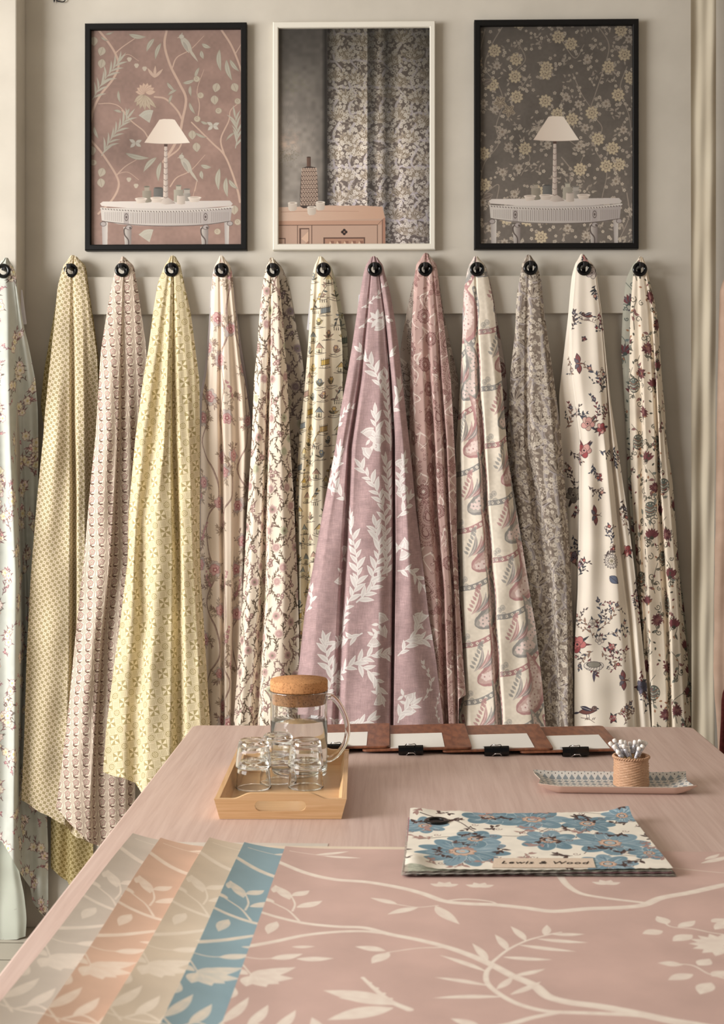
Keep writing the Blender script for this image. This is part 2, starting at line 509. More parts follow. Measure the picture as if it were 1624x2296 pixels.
FD[3] = [([(576, 270), (602, 259), (657, 247), (712, 238), (788, 226), (868, 221), (980, 214), (1083, 203), (1256, 188), (1428, 169), (1615, 151), (1812, 126)], .108, 1812),
    ([(575, 273), (602, 268), (712, 258), (868, 246), (980, 243), (1256, 225), (1428, 208), (1615, 190), (1812, 170)], .125, 1860),
    ([(575, 276), (602, 276), (712, 272), (868, 266), (980, 262), (1256, 246), (1428, 226), (1615, 212), (1812, 200)], .115, 1888),
    ([(575, 277), (602, 280), (712, 277), (868, 276), (980, 274), (1256, 258), (1428, 236), (1615, 224), (1812, 215)], .082, 1895),
    ([(575, 279), (602, 286), (712, 288), (868, 289), (980, 290), (1256, 282), (1615, 258), (1812, 250)], .085, 1915),
    ([(578, 281), (602, 294), (712, 302), (868, 310), (980, 308), (1256, 303), (1615, 285), (1800, 275)], .07, 1905),
    ([(578, 284), (592, 300), (668, 312), (764, 326), (868, 335), (1000, 330), (1256, 320), (1615, 308), (1760, 303)], .05, 1885)]
FD[4] = [([(576, 378), (592, 371), (630, 355), (688, 345), (781, 333), (850, 321), (988, 303), (1152, 288), (1256, 286), (1377, 272), (1497, 255), (1635, 238), (1732, 231)], .135, 1732),
    ([(574, 380), (605, 376), (700, 360), (850, 341), (988, 322), (1152, 304), (1256, 300), (1377, 296), (1600, 280), (1745, 275)], .155, 1745),
    ([(573, 382), (605, 380), (700, 370), (850, 358), (1000, 345), (1180, 318), (1280, 314), (1400, 322), (1600, 305), (1754, 303)], .13, 1754),
    ([(573, 386), (605, 384), (700, 380), (850, 374), (1000, 368), (1152, 352), (1256, 348), (1400, 345), (1600, 334), (1790, 328)], .168, 1798),
    ([(573, 388), (605, 387), (700, 386), (850, 383), (1000, 381), (1256, 385), (1450, 382), (1640, 380), (1790, 376)], .15, 1803),
    ([(573, 389), (605, 388), (700, 389), (850, 388), (1000, 390), (1256, 400), (1450, 403), (1640, 402), (1790, 400)], .11, 1805),
    ([(573, 391), (605, 392), (700, 396), (850, 400), (1000, 404), (1256, 411), (1450, 416), (1640, 420), (1790, 418)], .15, 1805),
    ([(574, 394), (605, 398), (700, 408), (850, 417), (1000, 424), (1256, 432), (1450, 442), (1640, 448), (1790, 448)], .142, 1803),
    ([(575, 396), (600, 404), (660, 416), (781, 430), (850, 434), (1000, 436), (1256, 442), (1450, 454), (1640, 464)], .122, 1800),
    ([(576, 399), (585, 403), (630, 412), (702, 428), (781, 438), (850, 447), (988, 449), (1187, 448), (1290, 450), (1428, 459), (1618, 471), (1800, 480)], .105, 1800)]
FD['5b'] = [([(582, 488), (609, 477), (654, 473), (733, 468), (833, 459), (885, 449), (988, 445), (1300, 440), (1620, 450)], .010, 1850),
    ([(582, 494), (609, 490), (733, 490), (1000, 490), (1620, 495)], .016, 1850), ([(582, 500), (609, 506), (733, 520), (1000, 535), (1620, 530)], .012, 1850),
    ([(582, 506), (598, 516), (640, 524), (700, 531), (780, 542), (868, 556), (950, 567), (1300, 570), (1620, 560)], .010, 1850)]
FD[5] = [([(576, 488), (609, 478), (654, 474), (733, 472), (833, 464), (885, 454), (988, 450), (1300, 450), (1620, 460)], .035, 1850),
    ([(573, 491), (609, 484), (733, 480), (885, 472), (988, 468), (1300, 478), (1620, 476)], .068, 1850),
    ([(573, 494), (609, 489), (733, 489), (885, 486), (988, 488), (1300, 492), (1620, 492)], .07, 1850),
    ([(573, 495), (609, 492), (733, 494), (885, 493), (1000, 497), (1300, 500), (1620, 500)], .045, 1850),
    ([(573, 498), (609, 498), (733, 502), (885, 502), (1000, 504), (1300, 507), (1620, 506)], .085, 1850),
    ([(573, 500), (609, 504), (733, 511), (885, 516), (1000, 518), (1300, 518), (1620, 514)], .08, 1850),
    ([(574, 502), (609, 510), (733, 520), (885, 530), (1000, 532), (1300, 526), (1620, 521)], .045, 1850),
    ([(576, 504), (609, 515), (733, 526), (885, 542), (1000, 548), (1300, 542), (1620, 535)], .06, 1850),
    ([(577, 506), (590, 514), (609, 521), (678, 526), (733, 533), (799, 538), (868, 552), (950, 563), (1300, 562), (1620, 545)], .025, 1850)]
FD['6b'] = [([(582, 606), (607, 600), (700, 600), (850, 590), (1300, 580), (1620, 560)], .02, 1850), ([(582, 612), (607, 618), (700, 625), (850, 635), (1300, 640), (1620, 630)], .036, 1850),
    ([(582, 615), (607, 626), (700, 640), (850, 655), (1300, 665), (1620, 655)], .02, 1850),
    ([(582, 618), (600, 634), (640, 648), (733, 665), (788, 676), (850, 684), (1000, 692), (1300, 692), (1620, 688)], .026, 1850)]
FD[6] = [([(580, 602), (585, 601), (630, 590), (702, 582), (781, 577), (850, 570), (1000, 564), (1152, 554), (1325, 545), (1497, 533), (1620, 524)], .07, 1850),
    ([(578, 605), (607, 602), (702, 593), (850, 584), (1000, 577), (1325, 560), (1620, 540)], .10, 1850),
    ([(577, 607), (607, 606), (702, 602), (850, 597), (1000, 592), (1325, 580), (1620, 560)], .092, 1850),
    ([(577, 608), (607, 608), (702, 606), (850, 603), (1000, 598), (1325, 590), (1620, 574)], .06, 1850),
    ([(577, 610), (607, 612), (702, 611), (850, 610), (1000, 607), (1325, 602), (1620, 590)], .11, 1850),
    ([(577, 612), (607, 619), (702, 623), (850, 628), (1000, 630), (1325, 634), (1620, 628)], .12, 1850),
    ([(578, 614), (590, 621), (640, 628), (733, 636), (850, 645), (980, 650), (1118, 659), (1290, 667), (1428, 671), (1620, 668)], .085, 1850)]
FD['7b'] = [([(582, 716), (607, 715), (700, 715), (1000, 715), (1620, 715)], .018, 1850), ([(582, 724), (607, 735), (700, 745), (1000, 750), (1620, 750)], .032, 1850),
    ([(582, 730), (592, 742), (630, 753), (685, 766), (743, 778), (781, 780), (1000, 782), (1620, 782)], .014, 1850)]
FD[7] = [([(576, 711), (609, 702), (643, 697), (733, 694), (788, 690), (885, 682), (980, 671), (1118, 663), (1221, 664), (1620, 660)], .05, 1850),
    ([(575, 713), (609, 706), (733, 699), (885, 690), (1000, 684), (1118, 674), (1300, 674), (1620, 672)], .08, 1850),
    ([(575, 717), (609, 712), (733, 706), (885, 698), (1000, 693), (1118, 688), (1620, 686)], .055, 1850),
    ([(575, 719), (609, 720), (733, 715), (885, 710), (1118, 702), (1620, 700)], .088, 1850),
    ([(575, 721), (609, 730), (733, 730), (885, 726), (1118, 720), (1620, 720)], .082, 1850),
    ([(576, 724), (600, 740), (733, 743), (885, 744), (1118, 745), (1620, 745)], .05, 1850),
    ([(578, 728), (590, 741), (630, 747), (685, 756), (743, 765), (781, 768), (1000, 770), (1620, 770)], .035, 1850)]
FD[8] = [([(578, 827), (609, 816), (668, 806), (712, 799), (781, 789), (850, 777), (919, 764), (1000, 753), (1101, 733), (1170, 720), (1273, 702), (1359, 685), (1514, 668), (1618, 666)], .12, 1850),
    ([(576, 830), (609, 822), (712, 809), (850, 791), (1000, 768), (1170, 740), (1359, 712), (1618, 698)], .15, 1850),
    ([(575, 833), (609, 830), (712, 819), (850, 803), (1000, 779), (1170, 768), (1359, 757), (1618, 744)], .148, 1850),
    ([(575, 834), (609, 832), (712, 822), (850, 808), (1000, 784), (1170, 777), (1359, 766), (1618, 754)], .12, 1850),
    ([(574, 836), (609, 836), (712, 829), (850, 818), (1000, 797), (1170, 790), (1359, 782), (1618, 773)], .162, 1850),
    ([(574, 839), (609, 843), (712, 846), (850, 850), (1000, 850), (1170, 852), (1359, 848), (1618, 842)], .17, 1850),
    ([(574, 842), (609, 848), (712, 860), (850, 871), (980, 877), (1250, 878), (1618, 873)], .145, 1850),
    ([(575, 843), (609, 850), (712, 864), (850, 877), (980, 884), (1250, 885), (1618, 880)], .10, 1850),
    ([(576, 844), (609, 851), (712, 866), (850, 879), (980, 887), (1250, 889), (1618, 884)], .15, 1850),
    ([(577, 846), (609, 856), (712, 874), (850, 888), (980, 902), (1250, 915), (1618, 935)], .16, 1850),
    ([(578, 850), (590, 858), (609, 862), (654, 875), (712, 885), (774, 894), (850, 902), (954, 914), (1066, 926), (1135, 932), (1256, 947), (1376, 961), (1480, 978), (1625, 995)], .125, 1850)]
FD['9b'] = [([(574, 945), (585, 936), (633, 926), (705, 911), (781, 898), (850, 897), (1000, 896), (1620, 890)], .022, 1850), ([(574, 948), (604, 938), (705, 922), (850, 912), (1000, 912), (1620, 910)], .038, 1850),
    ([(574, 956), (604, 955), (850, 955), (1620, 960)], .022, 1850), ([(574, 962), (604, 972), (712, 985), (850, 1005), (1000, 1015), (1620, 1020)], .038, 1850),
    ([(574, 968), (590, 980), (640, 986), (712, 997), (788, 1014), (850, 1028), (950, 1034), (1100, 1045), (1620, 1050)], .02, 1850)]
FD[9] = [([(570, 943), (585, 935), (633, 928), (678, 927), (733, 923), (850, 920), (1000, 918), (1300, 925), (1620, 940)], .06, 1850),
    ([(568, 947), (604, 939), (733, 931), (850, 931), (1000, 932), (1300, 948), (1620, 965)], .115, 1850),
    ([(567, 952), (604, 950), (733, 946), (850, 948), (1000, 955), (1152, 962), (1325, 978), (1620, 988)], .118, 1850),
    ([(567, 957), (604, 958), (733, 960), (850, 964), (980, 972), (1152, 979), (1325, 994), (1628, 1003)], .08, 1850),
    ([(567, 960), (604, 963), (733, 967), (850, 971), (980, 978), (1152, 985), (1325, 999), (1628, 1008)], .122, 1850),
    ([(568, 962), (604, 968), (733, 976), (850, 981), (980, 990), (1152, 997), (1325, 1009), (1628, 1018)], .12, 1850),
    ([(568, 964), (604, 972), (733, 983), (850, 989), (980, 999), (1152, 1006), (1325, 1017), (1628, 1026)], .09, 1850),
    ([(568, 964), (604, 973), (733, 985), (850, 992), (980, 1002), (1152, 1009), (1325, 1020), (1566, 1029)], .11, 1568),
    ([(570, 968), (580, 975), (599, 980), (643, 985), (712, 994), (781, 1002), (850, 1011), (954, 1017), (1066, 1023), (1221, 1025), (1342, 1030), (1497, 1040), (1560, 1045)], .098, 1557)]
FD['10b'] = [([(578, 1064), (604, 1064), (850, 1065), (1620, 1120)], .014, 1850), ([(578, 1070), (604, 1080), (706, 1098), (850, 1115), (1000, 1128), (1620, 1190)], .018, 1850),
    ([(578, 1075), (592, 1089), (630, 1099), (668, 1107), (706, 1113), (768, 1124), (833, 1135), (920, 1141), (1000, 1147), (1100, 1160), (1620, 1215)], .010, 1850)]
FD[10] = [([(577, 1060), (602, 1049), (654, 1040), (737, 1038), (850, 1033), (937, 1028), (1014, 1022), (1152, 1020), (1325, 1020), (1620, 1030)], .05, 1850),
    ([(575, 1062), (604, 1055), (737, 1048), (850, 1045), (1000, 1040), (1152, 1042), (1325, 1048), (1620, 1056)], .092, 1850),
    ([(574, 1065), (604, 1063), (737, 1064), (850, 1065), (1000, 1072), (1152, 1080), (1325, 1094), (1620, 1110)], .10, 1850),
    ([(574, 1066), (604, 1066), (737, 1070), (850, 1073), (1000, 1082), (1118, 1088), (1325, 1104), (1628, 1121)], .065, 1850),
    ([(574, 1068), (604, 1070), (737, 1076), (850, 1081), (1000, 1092), (1118, 1098), (1325, 1116), (1628, 1133)], .105, 1850),
    ([(575, 1071), (604, 1080), (737, 1095), (850, 1108), (1000, 1120), (1118, 1135), (1325, 1160), (1628, 1188)], .10, 1850),
    ([(576, 1075), (592, 1088), (630, 1097), (668, 1105), (706, 1110), (768, 1116), (833, 1124), (920, 1131), (1032, 1140), (1135, 1157), (1221, 1171), (1325, 1188), (1411, 1202), (1532, 1216), (1628, 1224)], .075, 1850)]
FD[11] = [([(573, 1178), (581, 1173), (616, 1167), (661, 1159), (747, 1155), (833, 1145), (902, 1142), (1000, 1138), (1300, 1150), (1620, 1180)], .036, 1850),
    ([(572, 1180), (600, 1174), (661, 1166), (747, 1163), (902, 1156), (1000, 1155), (1300, 1180), (1620, 1195)], .058, 1850),
    ([(571, 1183), (600, 1183), (661, 1178), (747, 1176), (902, 1174), (1000, 1174), (1300, 1205), (1620, 1220)], .055, 1850),
    ([(571, 1185), (600, 1187), (661, 1183), (747, 1182), (902, 1181), (1000, 1182), (1300, 1232), (1500, 1246), (1620, 1250)], .04, 1850),
    ([(571, 1187), (600, 1191), (661, 1191), (747, 1193), (902, 1196), (1000, 1200), (1300, 1246), (1620, 1258)], .08, 1850),
    ([(572, 1190), (600, 1200), (661, 1208), (747, 1216), (902, 1232), (1000, 1242), (1300, 1270), (1620, 1274)], .082, 1850),
    ([(573, 1193), (585, 1202), (626, 1214), (702, 1221), (764, 1230), (833, 1240), (937, 1254), (997, 1261), (1135, 1271), (1256, 1280), (1411, 1285), (1618, 1286)], .055, 1850)]
FD[12] = [([(572, 1298), (585, 1292), (616, 1283), (643, 1280), (712, 1274), (764, 1268), (833, 1260), (885, 1254), (1000, 1258), (1300, 1265), (1620, 1270)], .012, 1850),
    ([(571, 1300), (600, 1289), (712, 1278), (833, 1272), (980, 1285), (1300, 1282), (1620, 1278)], .022, 1850),
    ([(570, 1300), (600, 1291), (712, 1280), (833, 1279), (980, 1298), (1152, 1296), (1325, 1293), (1463, 1285), (1620, 1285)], .03, 1850),
    ([(570, 1301), (600, 1292), (712, 1283), (833, 1282), (980, 1302), (1152, 1300), (1325, 1297), (1463, 1289), (1620, 1289)], .062, 1850),
    ([(569, 1304), (600, 1300), (712, 1298), (833, 1303), (980, 1320), (1152, 1325), (1325, 1328), (1620, 1330)], .078, 1850),
    ([(569, 1307), (600, 1312), (712, 1318), (833, 1326), (980, 1340), (1152, 1348), (1325, 1360), (1620, 1372)], .07, 1850),
    ([(569, 1309), (600, 1322), (712, 1334), (833, 1343), (980, 1354), (1152, 1370), (1325, 1386), (1620, 1404)], .076, 1850),
    ([(571, 1312), (595, 1333), (637, 1338), (702, 1346), (764, 1352), (833, 1357), (902, 1361), (980, 1364), (1083, 1374), (1221, 1388), (1290, 1395), (1394, 1409), (1497, 1419), (1628, 1424)], .058, 1850),
    ([(571, 1313), (600, 1335), (700, 1348), (833, 1359), (902, 1364), (980, 1367), (1221, 1393), (1394, 1413), (1628, 1429)], .034, 1850),
    ([(572, 1314), (600, 1336), (702, 1349), (833, 1361), (902, 1367), (980, 1375), (1221, 1405), (1394, 1426), (1628, 1446)], .060, 1850),
    ([(572, 1315), (600, 1336), (702, 1350), (764, 1356), (833, 1363), (902, 1370), (971, 1381), (1135, 1405), (1273, 1423), (1428, 1440), (1566, 1454), (1628, 1460)], .052, 1850)]
FD['13b'] = [([(582, 1428), (592, 1420), (626, 1404), (695, 1397), (781, 1393), (850, 1398), (971, 1404), (1083, 1409), (1221, 1419), (1620, 1440)], .007, 1850),
    ([(582, 1430), (600, 1422), (695, 1405), (781, 1403), (971, 1414), (1221, 1430), (1620, 1450)], .012, 1850), ([(582, 1436), (604, 1436), (695, 1440), (971, 1450), (1221, 1465), (1620, 1490)], .009, 1850),
    ([(582, 1440), (604, 1446), (695, 1462), (971, 1486), (1221, 1518), (1463, 1546), (1620, 1556)], .006, 1850)]
FD[13] = [([(577, 1430), (592, 1424), (626, 1419), (695, 1414), (781, 1412), (850, 1411), (971, 1413), (1083, 1416), (1221, 1425), (1620, 1450)], .018, 1850),
    ([(576, 1431), (604, 1426), (695, 1420), (850, 1422), (971, 1427), (1221, 1434), (1463, 1445), (1620, 1452)], .038, 1850),
    ([(575, 1432), (604, 1430), (695, 1430), (850, 1436), (980, 1440), (1221, 1442), (1463, 1450), (1628, 1457)], .03, 1850),
    ([(575, 1434), (604, 1434), (695, 1438), (850, 1443), (980, 1448), (1221, 1450), (1463, 1460), (1628, 1466)], .062, 1850),
    ([(575, 1437), (604, 1440), (695, 1452), (850, 1462), (980, 1468), (1221, 1476), (1463, 1492), (1628, 1496)], .056, 1850),
    ([(576, 1440), (604, 1445), (695, 1460), (850, 1470), (980, 1476), (1118, 1479), (1359, 1496), (1628, 1503)], .032, 1850),
    ([(576, 1441), (604, 1447), (695, 1464), (850, 1473), (980, 1480), (1118, 1486), (1359, 1504), (1628, 1513)], .066, 1850),
    ([(577, 1443), (604, 1449), (695, 1468), (850, 1479), (980, 1489), (1118, 1502), (1359, 1520), (1628, 1535)], .06, 1850),
    ([(578, 1445), (599, 1450), (637, 1459), (688, 1471), (733, 1478), (781, 1480), (850, 1485), (937, 1493), (980, 1494), (1083, 1509), (1221, 1519), (1359, 1530), (1463, 1542), (1628, 1550)], .03, 1850)]
GEO = {k: Cloth(HK[int(str(k).rstrip('b'))], v, d0=(.030 if str(k).endswith('b') else .058) + (.10 if k in (1, '1b') else 0), seed=i) for i, (k, v) in enumerate(FD.items())}
# ------------------------------------------------------------------ the prints on the cloths
R_ = random.uniform

def spray(c, x, y, ang, L, stem, leaf, flower, n=6, fl=3, fr=7, lw=.7, lline=None, fline=None, ctr=None, leafW=3.2, leafL=10, sharp=True):
    """one sprig: a bent stem with pairs of leaves and a few blooms"""
    b = R_(-.5, .5)
    pts = [(x, y), (x + L * .5 * math.cos(ang + b), y + L * .5 * math.sin(ang + b)), (x + L * math.cos(ang), y + L * math.sin(ang))]
    c.branch(pts, 1.5, stem, leafL, leafW, L / n, lcol=leaf, line=lline, lw=lw, jit=.3)
    for i in range(fl):
        t = R_(.35, 1.05); q = catmull(pts, 12); k = min(len(q) - 1, int(t * (len(q) - 1)))
        xx = q[k, 0] + R_(-1, 1) * L * .22; yy = q[k, 1] + R_(-1, 1) * L * .22
        col = flower[i % len(flower)]
        c.stroke([(q[k, 0], q[k, 1]), (xx, yy)], 1, .8, stem)
        for m in range(3): c.leaf(xx, yy, R_(0, 6.3), fr * 1.7, 3.0, leaf, line=lline, lw=lw)
        c.flower(xx, yy, fr * R_(.8, 1.15), random.choice((5, 6, 7)), col, R_(0, 6), .3, line=fline, lw=lw, ctr=ctr, cr=.28)

def p_duckegg(c):
    c.mottle(.02, 10, 1)
    for (x, y) in jitgrid(c.w / c.k, c.h / c.k, 70, .25, c.ox, c.oy):
        a = R_(-2.2, -.9)
        spray(c, x, y + 24, a, R_(40, 58), (120, 98, 96), random.choice([(132, 100, 102), (118, 106, 98), (146, 112, 112)]), [(236, 226, 208), (238, 222, 214), (232, 226, 198)], 7, 4, 10.5,
              fline=(158, 124, 122), ctr=(222, 204, 150), leafL=11, leafW=2.4)
        spray(c, x + R_(20, 40), y - R_(20, 40), R_(0, 6.3), 16, (150, 112, 116), (158, 108, 116), [(212, 160, 160)], 5, 1, 3, leafL=6, leafW=1.8)

def p_duckplain(c):
    c.mottle(.03, 30, 2)
    for i in range(40): c.leaf(c.ox + R_(0, c.w / c.k), R_(0, c.h / c.k), R_(0, 6), 9, 2, (150, 146, 136), a=.5)

def p_check(c, base, sq, dot, cell=7.0, ang=.26):
    X, Y = c.full()
    u = (X * math.cos(ang) + Y * math.sin(ang)) / cell; v = (-X * math.sin(ang) + Y * math.cos(ang)) / cell
    iu = np.floor(u); iv = np.floor(v); fu = u - iu - .5; fv = v - iv - .5
    odd = ((iu + iv) % 2) == 0
    d = (.46 - np.maximum(np.abs(fu), np.abs(fv))) * cell
    full = (slice(0, c.h), slice(0, c.w))
    c.mix(full, np.clip(d * c.k + .5, 0, 1) * odd, sq)
    e = .10 * cell - np.hypot(fu, fv) * cell
    c.mix(full, np.clip(e * c.k + .5, 0, 1) * (~odd), dot)
    c.mottle(.04, 60, 3)

def p_rosette(c, base, pink, dark, ang=-.06):
    X, Y = c.full(); ca, sa = math.cos(ang), math.sin(ang)
    U = X * ca + Y * sa; V = -X * sa + Y * ca
    full = (slice(0, c.h), slice(0, c.w))
    g = 3.25
    iu = np.floor(U / g); off = (iu % 2) * .5
    fu = U / g - iu - .5; fv = (V / g + off) % 1 - .5
    c.mix(full, np.clip((.30 - np.hypot(fu, fv * 1.0)) * g * c.k + .5, 0, 1), dark)
    W, Hh = 22.0, 23.5
    w0, h0 = c.w / c.k, c.h / c.k
    for i in range(int(c.ox / W) - 4, int((c.ox + w0) / W) + 5):
        for j in range(-4, int(h0 / Hh) + 5):
            u = i * W; v = j * Hh
            x = u * ca - v * sa; y = u * sa + v * ca
            if not (c.ox - 14 < x < c.ox + w0 + 14 and c.oy - 14 < y < c.oy + h0 + 14): continue
            c.ell(x, y + 2, 9.2, 11.0, base)
            c.stroke([(x, y + 4), (x - 2.4, y + 12)], 1.5, 1.2, dark)
            c.leaf(x - 3, y + 12, -.15, 9.5, 4.2, dark, bend=.25); c.leaf(x - 3, y + 12, -1.9, 6.5, 3, dark)
            c.flower(x, y, 7.6, 5, pink, .3, .2, line=dark, lw=.55)
            c.ell(x, y + .2, 3.6, 3.6, base, line=dark, lw=.7); c.ell(x, y + .2, 1.3, 1.3, dark)

def p_pinwheel(c, base, olive, ang=-.24):
    """squares of pinwheel triangles and spoked wheels, tied by bands of fine lines"""
    full = (slice(0, c.h), slice(0, c.w))
    X, Y = c.full(); ca, sa = math.cos(ang), math.sin(ang)
    U = X * ca + Y * sa; V = -X * sa + Y * ca
    g = 38.5
    lite = tuple(min(255, v + 8) for v in base)
    def cell(ou, ov): return ((U / g + ou) % 1 - .5) * g, ((V / g + ov) % 1 - .5) * g
    a, b = cell(0, 0)
    for (p, r) in ((a, b), (b, a)):
        q = 3.1
        ln = np.clip((.20 - np.abs((p / q) % 1 - .5)) * q * c.k + .5, 0, 1) * (np.abs(p + 1.2 * np.sin(r * .35)) < 8.0)
        c.mix(full, ln * .8, olive)
    h = 10.8; th = .06
    p = a * math.cos(th) + b * math.sin(th); r = -a * math.sin(th) + b * math.cos(th)
    m = np.maximum(np.abs(p), np.abs(r))
    c.mix(full, np.clip((h + 2.2 - m) * c.k + .5, 0, 1), base)
    c.mix(full, np.clip((h - m) * c.k + .5, 0, 1), lite)
    # four small squares, each cut corner to corner
    up = np.where((p > 0) == (r > 0), np.abs(p) > np.abs(r), np.abs(p) < np.abs(r))
    c.mix(full, np.clip((h - m) * c.k + .5, 0, 1) * up, olive)
    c.mix(full, np.clip((.8 - np.abs(h - m)) * c.k + .5, 0, 1) * .8, olive)
    a, b = cell(.5, .5)
    q = np.hypot(a, b); t = np.arctan2(b, a)
    c.mix(full, np.clip((13 - q) * c.k, 0, 1), base)
    c.mix(full, (np.abs(((t * 24 / (2 * PI)) % 1) - .5) < .17) * (q > 7.8) * (q < 12.4) * .8, olive)
    c.mix(full, np.clip((7.2 - q) * c.k + .5, 0, 1), olive)
    c.mix(full, (np.abs(((t * 8 / (2 * PI)) % 1) - .5) < .26) * (q > 2.2) * (q < 5.6), lite)
    c.mix(full, np.clip((1.3 - q) * c.k + .5, 0, 1), lite)
    c.mottle(.03, 60, 5)

def p_chinoi(c, pink, dpink, brown, grey):
    w, h = c.w / c.k, c.h / c.k
    lb = tuple(min(255, v + 34) for v in brown)
    for i in range(3):
        x = c.ox + w * (.2 + .3 * i); pts = [(x, 0)]
        for y in range(60, int(h) + 60, 60): pts.append((x + R_(-26, 26), y))
        c.stroke(pts, 4, 4, lb, a=.8); c.stroke([(a + 1.4, b) for a, b in pts], 1, 1, brown)
    for i, (x, y) in enumerate(jitgrid(w, h, 72, .3, c.ox, 60)):
        a = R_(-2.6, -.5); k = i % 3
        for q in range(7):
            t = R_(0, 6.3)
            c.branch([(x, y), (x + 12 * math.cos(t), y + 12 * math.sin(t)), (x + 24 * math.cos(t + .3), y + 24 * math.sin(t + .3))], .8, brown, 9, 2.8, 3.6, lcol=random.choice([(172, 150, 130), (186, 166, 148), (160, 134, 122)]), spread=.6, jit=.3)
        if k < 2:
            for q in range(4): c.flower(x + R_(-6, 6), y + R_(-7, 7), R_(12, 16), 5, grey, R_(0, 6), .35, line=(164, 140, 134), lw=.6, a=.75)
            for q in range(3): c.flower(x + R_(-3, 3), y + R_(-3, 3), R_(10, 13), 5, pink, R_(0, 6), .3, line=dpink, lw=.7, a=.9)
            c.flower(x, y + 1, 7, 5, dpink, R_(0, 6), .3, line=pink, ctr=(240, 214, 200), cr=.35)
        else:
            t = R_(-2.4, -.8)
            for m in range(10): d = m * 4.2; c.flower(x + d * math.cos(t) + R_(-3, 3), y + d * math.sin(t) + R_(-3, 3), 4.2 - m * .2, 5, pink if m % 2 else (204, 160, 164), R_(0, 6), .3, line=dpink, lw=.5)
    c.mottle(.025, 40, 6)

def p_tiny(c, leafc, mauve, green, pale):
    """small winding vines all over, with sunburst blooms between"""
    w, h = c.w / c.k, c.h / c.k
    l2 = tuple(int(v * .5 + p * .5) for v, p in zip(leafc, mauve))
    for x0 in np.arange(c.ox - 10, c.ox + w + 10, 15.5):
        y = -R_(0, 40)
        while y < h + 20:
            n = random.choice((4, 5, 6)); sx = R_(-1, 1); pts = []
            for q in range(n): pts.append((x0 + 9 * math.sin(q * 1.3 + sx * 3) + R_(-3, 3), y + q * 13))
            if random.random() < .5: pts = pts[::-1]
            c.branch(pts, .9, leafc, 9.5, 2.5, 3.9, lcol=random.choice((leafc, leafc, l2)), jit=.3, spread=.55, bend=.22)
            y += n * 13 - 4
    for i, (x, y) in enumerate(jitgrid(w, h, 47, .2, c.ox, c.oy)):
        if i % 3 == 2:
            for q in range(4): c.flower(x + R_(-9, 9), y + R_(-9, 9), 4.6, 5, mauve, R_(0, 6), .35, line=leafc, lw=.5, ctr=pale)
            continue
        col = green if i % 5 == 0 else mauve
        c.ell(x, y, 10.5, 10.5, pale)
        for q in range(20):
            t = 2 * PI * q / 20; c.leaf(x + 2 * math.cos(t), y + 2 * math.sin(t), t, R_(8.5, 11.5), 1.7, col)
        c.ell(x, y, 3.2, 3.2, leafc if i % 2 else col); c.dots(x, y, .5, 8, 2, pale)

def p_village(c, ink, tints):
    w, h = c.w / c.k, c.h / c.k
    full = jitgrid(w, h, 38, .25, c.ox, 50)
    for i, (x, y) in enumerate(full):
        t = random.choice(tints); k = i % 4
        if k == 0:                                     # a fenced terrace
            c.poly([(x - 11, y - 5), (x + 11, y - 9), (x + 11, y + 3), (x - 11, y + 7)], t); c.stroke([(x - 12, y - 5), (x + 12, y - 9)], 1, 1, ink); c.stroke([(x - 12, y + 7), (x + 12, y + 3)], 1.2, 1.2, ink)
            for q in range(6): c.stroke([(x - 11 + q * 4.4, y - 9 - q * .7), (x - 11 + q * 4.4, y + 6 - q * .7)], .8, .8, ink)
        elif k == 1:                                   # a little pavilion
            c.poly([(x - 9, y), (x, y - 12), (x + 9, y)], t); c.stroke([(x - 11, y + 1), (x, y - 12), (x + 11, y + 1)], 1.3, 1.3, ink, sm=1)
            c.rect(x - 6, y, x + 6, y + 11, (238, 226, 190)); c.stroke([(x - 6, y), (x - 6, y + 11), (x + 6, y + 11), (x + 6, y)], .9, .9, ink, sm=1); c.rect(x - 2, y + 3, x + 2, y + 11, ink, .6)
        elif k == 2:                                   # a flowering tuft
            for q in range(7): c.leaf(x, y + 6, -PI / 2 + R_(-1.2, 1.2), R_(10, 18), 3.5, random.choice([t, (120, 118, 96)]), line=ink, lw=.6)
            c.flower(x, y - 6, 6, 6, t, 0, .3, line=ink, ctr=(232, 196, 110))
        else:                                          # a leaning tree and hanging bells
            c.stroke([(x - 8, y + 16), (x - 2, y), (x + 8, y - 16)], 1.5, 1, ink)
            for q in range(5):
                xx, yy = x - 6 + q * 3.4, y + 10 - q * 7
                c.leaf(xx, yy, R_(0, 6.3), 10, 4, random.choice([t, (104, 112, 110)]), line=ink, lw=.6)
            for q in range(4): c.stroke([(x - 7 + q * 5, y + 15), (x - 7 + q * 5, y + 21)], .8, 1.8, ink)
        c.stroke([(x - 16, y + 12), (x, y + 14 + R_(-3, 3)), (x + 16, y + 10)], 1, .7, ink)
        for q in range(3): c.stroke([(x + R_(-16, 16), y + 11), (x + R_(-16, 16), y + 8)], .7, .7, ink)
    c.mottle(.03, 40, 7)

def fan(c, x, y, ang, r, col, dk):
    """a fan shaped bloom with dotted rim"""
    pts = [(x, y)] + [(x + r * math.cos(ang + t) * (1 + .05 * math.cos(9 * t)), y + r * math.sin(ang + t)) for t in np.linspace(-.62, .62, 9)]
    c.poly(pts, col)
    for t in np.linspace(-.45, .45, 6): c.stroke([(x + .25 * r * math.cos(ang + t), y + .25 * r * math.sin(ang + t)), (x + .66 * r * math.cos(ang + t), y + .66 * r * math.sin(ang + t))], .6, .9, dk)
    for t in np.linspace(-.5, .5, 7): c.ell(x + .83 * r * math.cos(ang + t), y + .83 * r * math.sin(ang + t), .9, .9, dk)

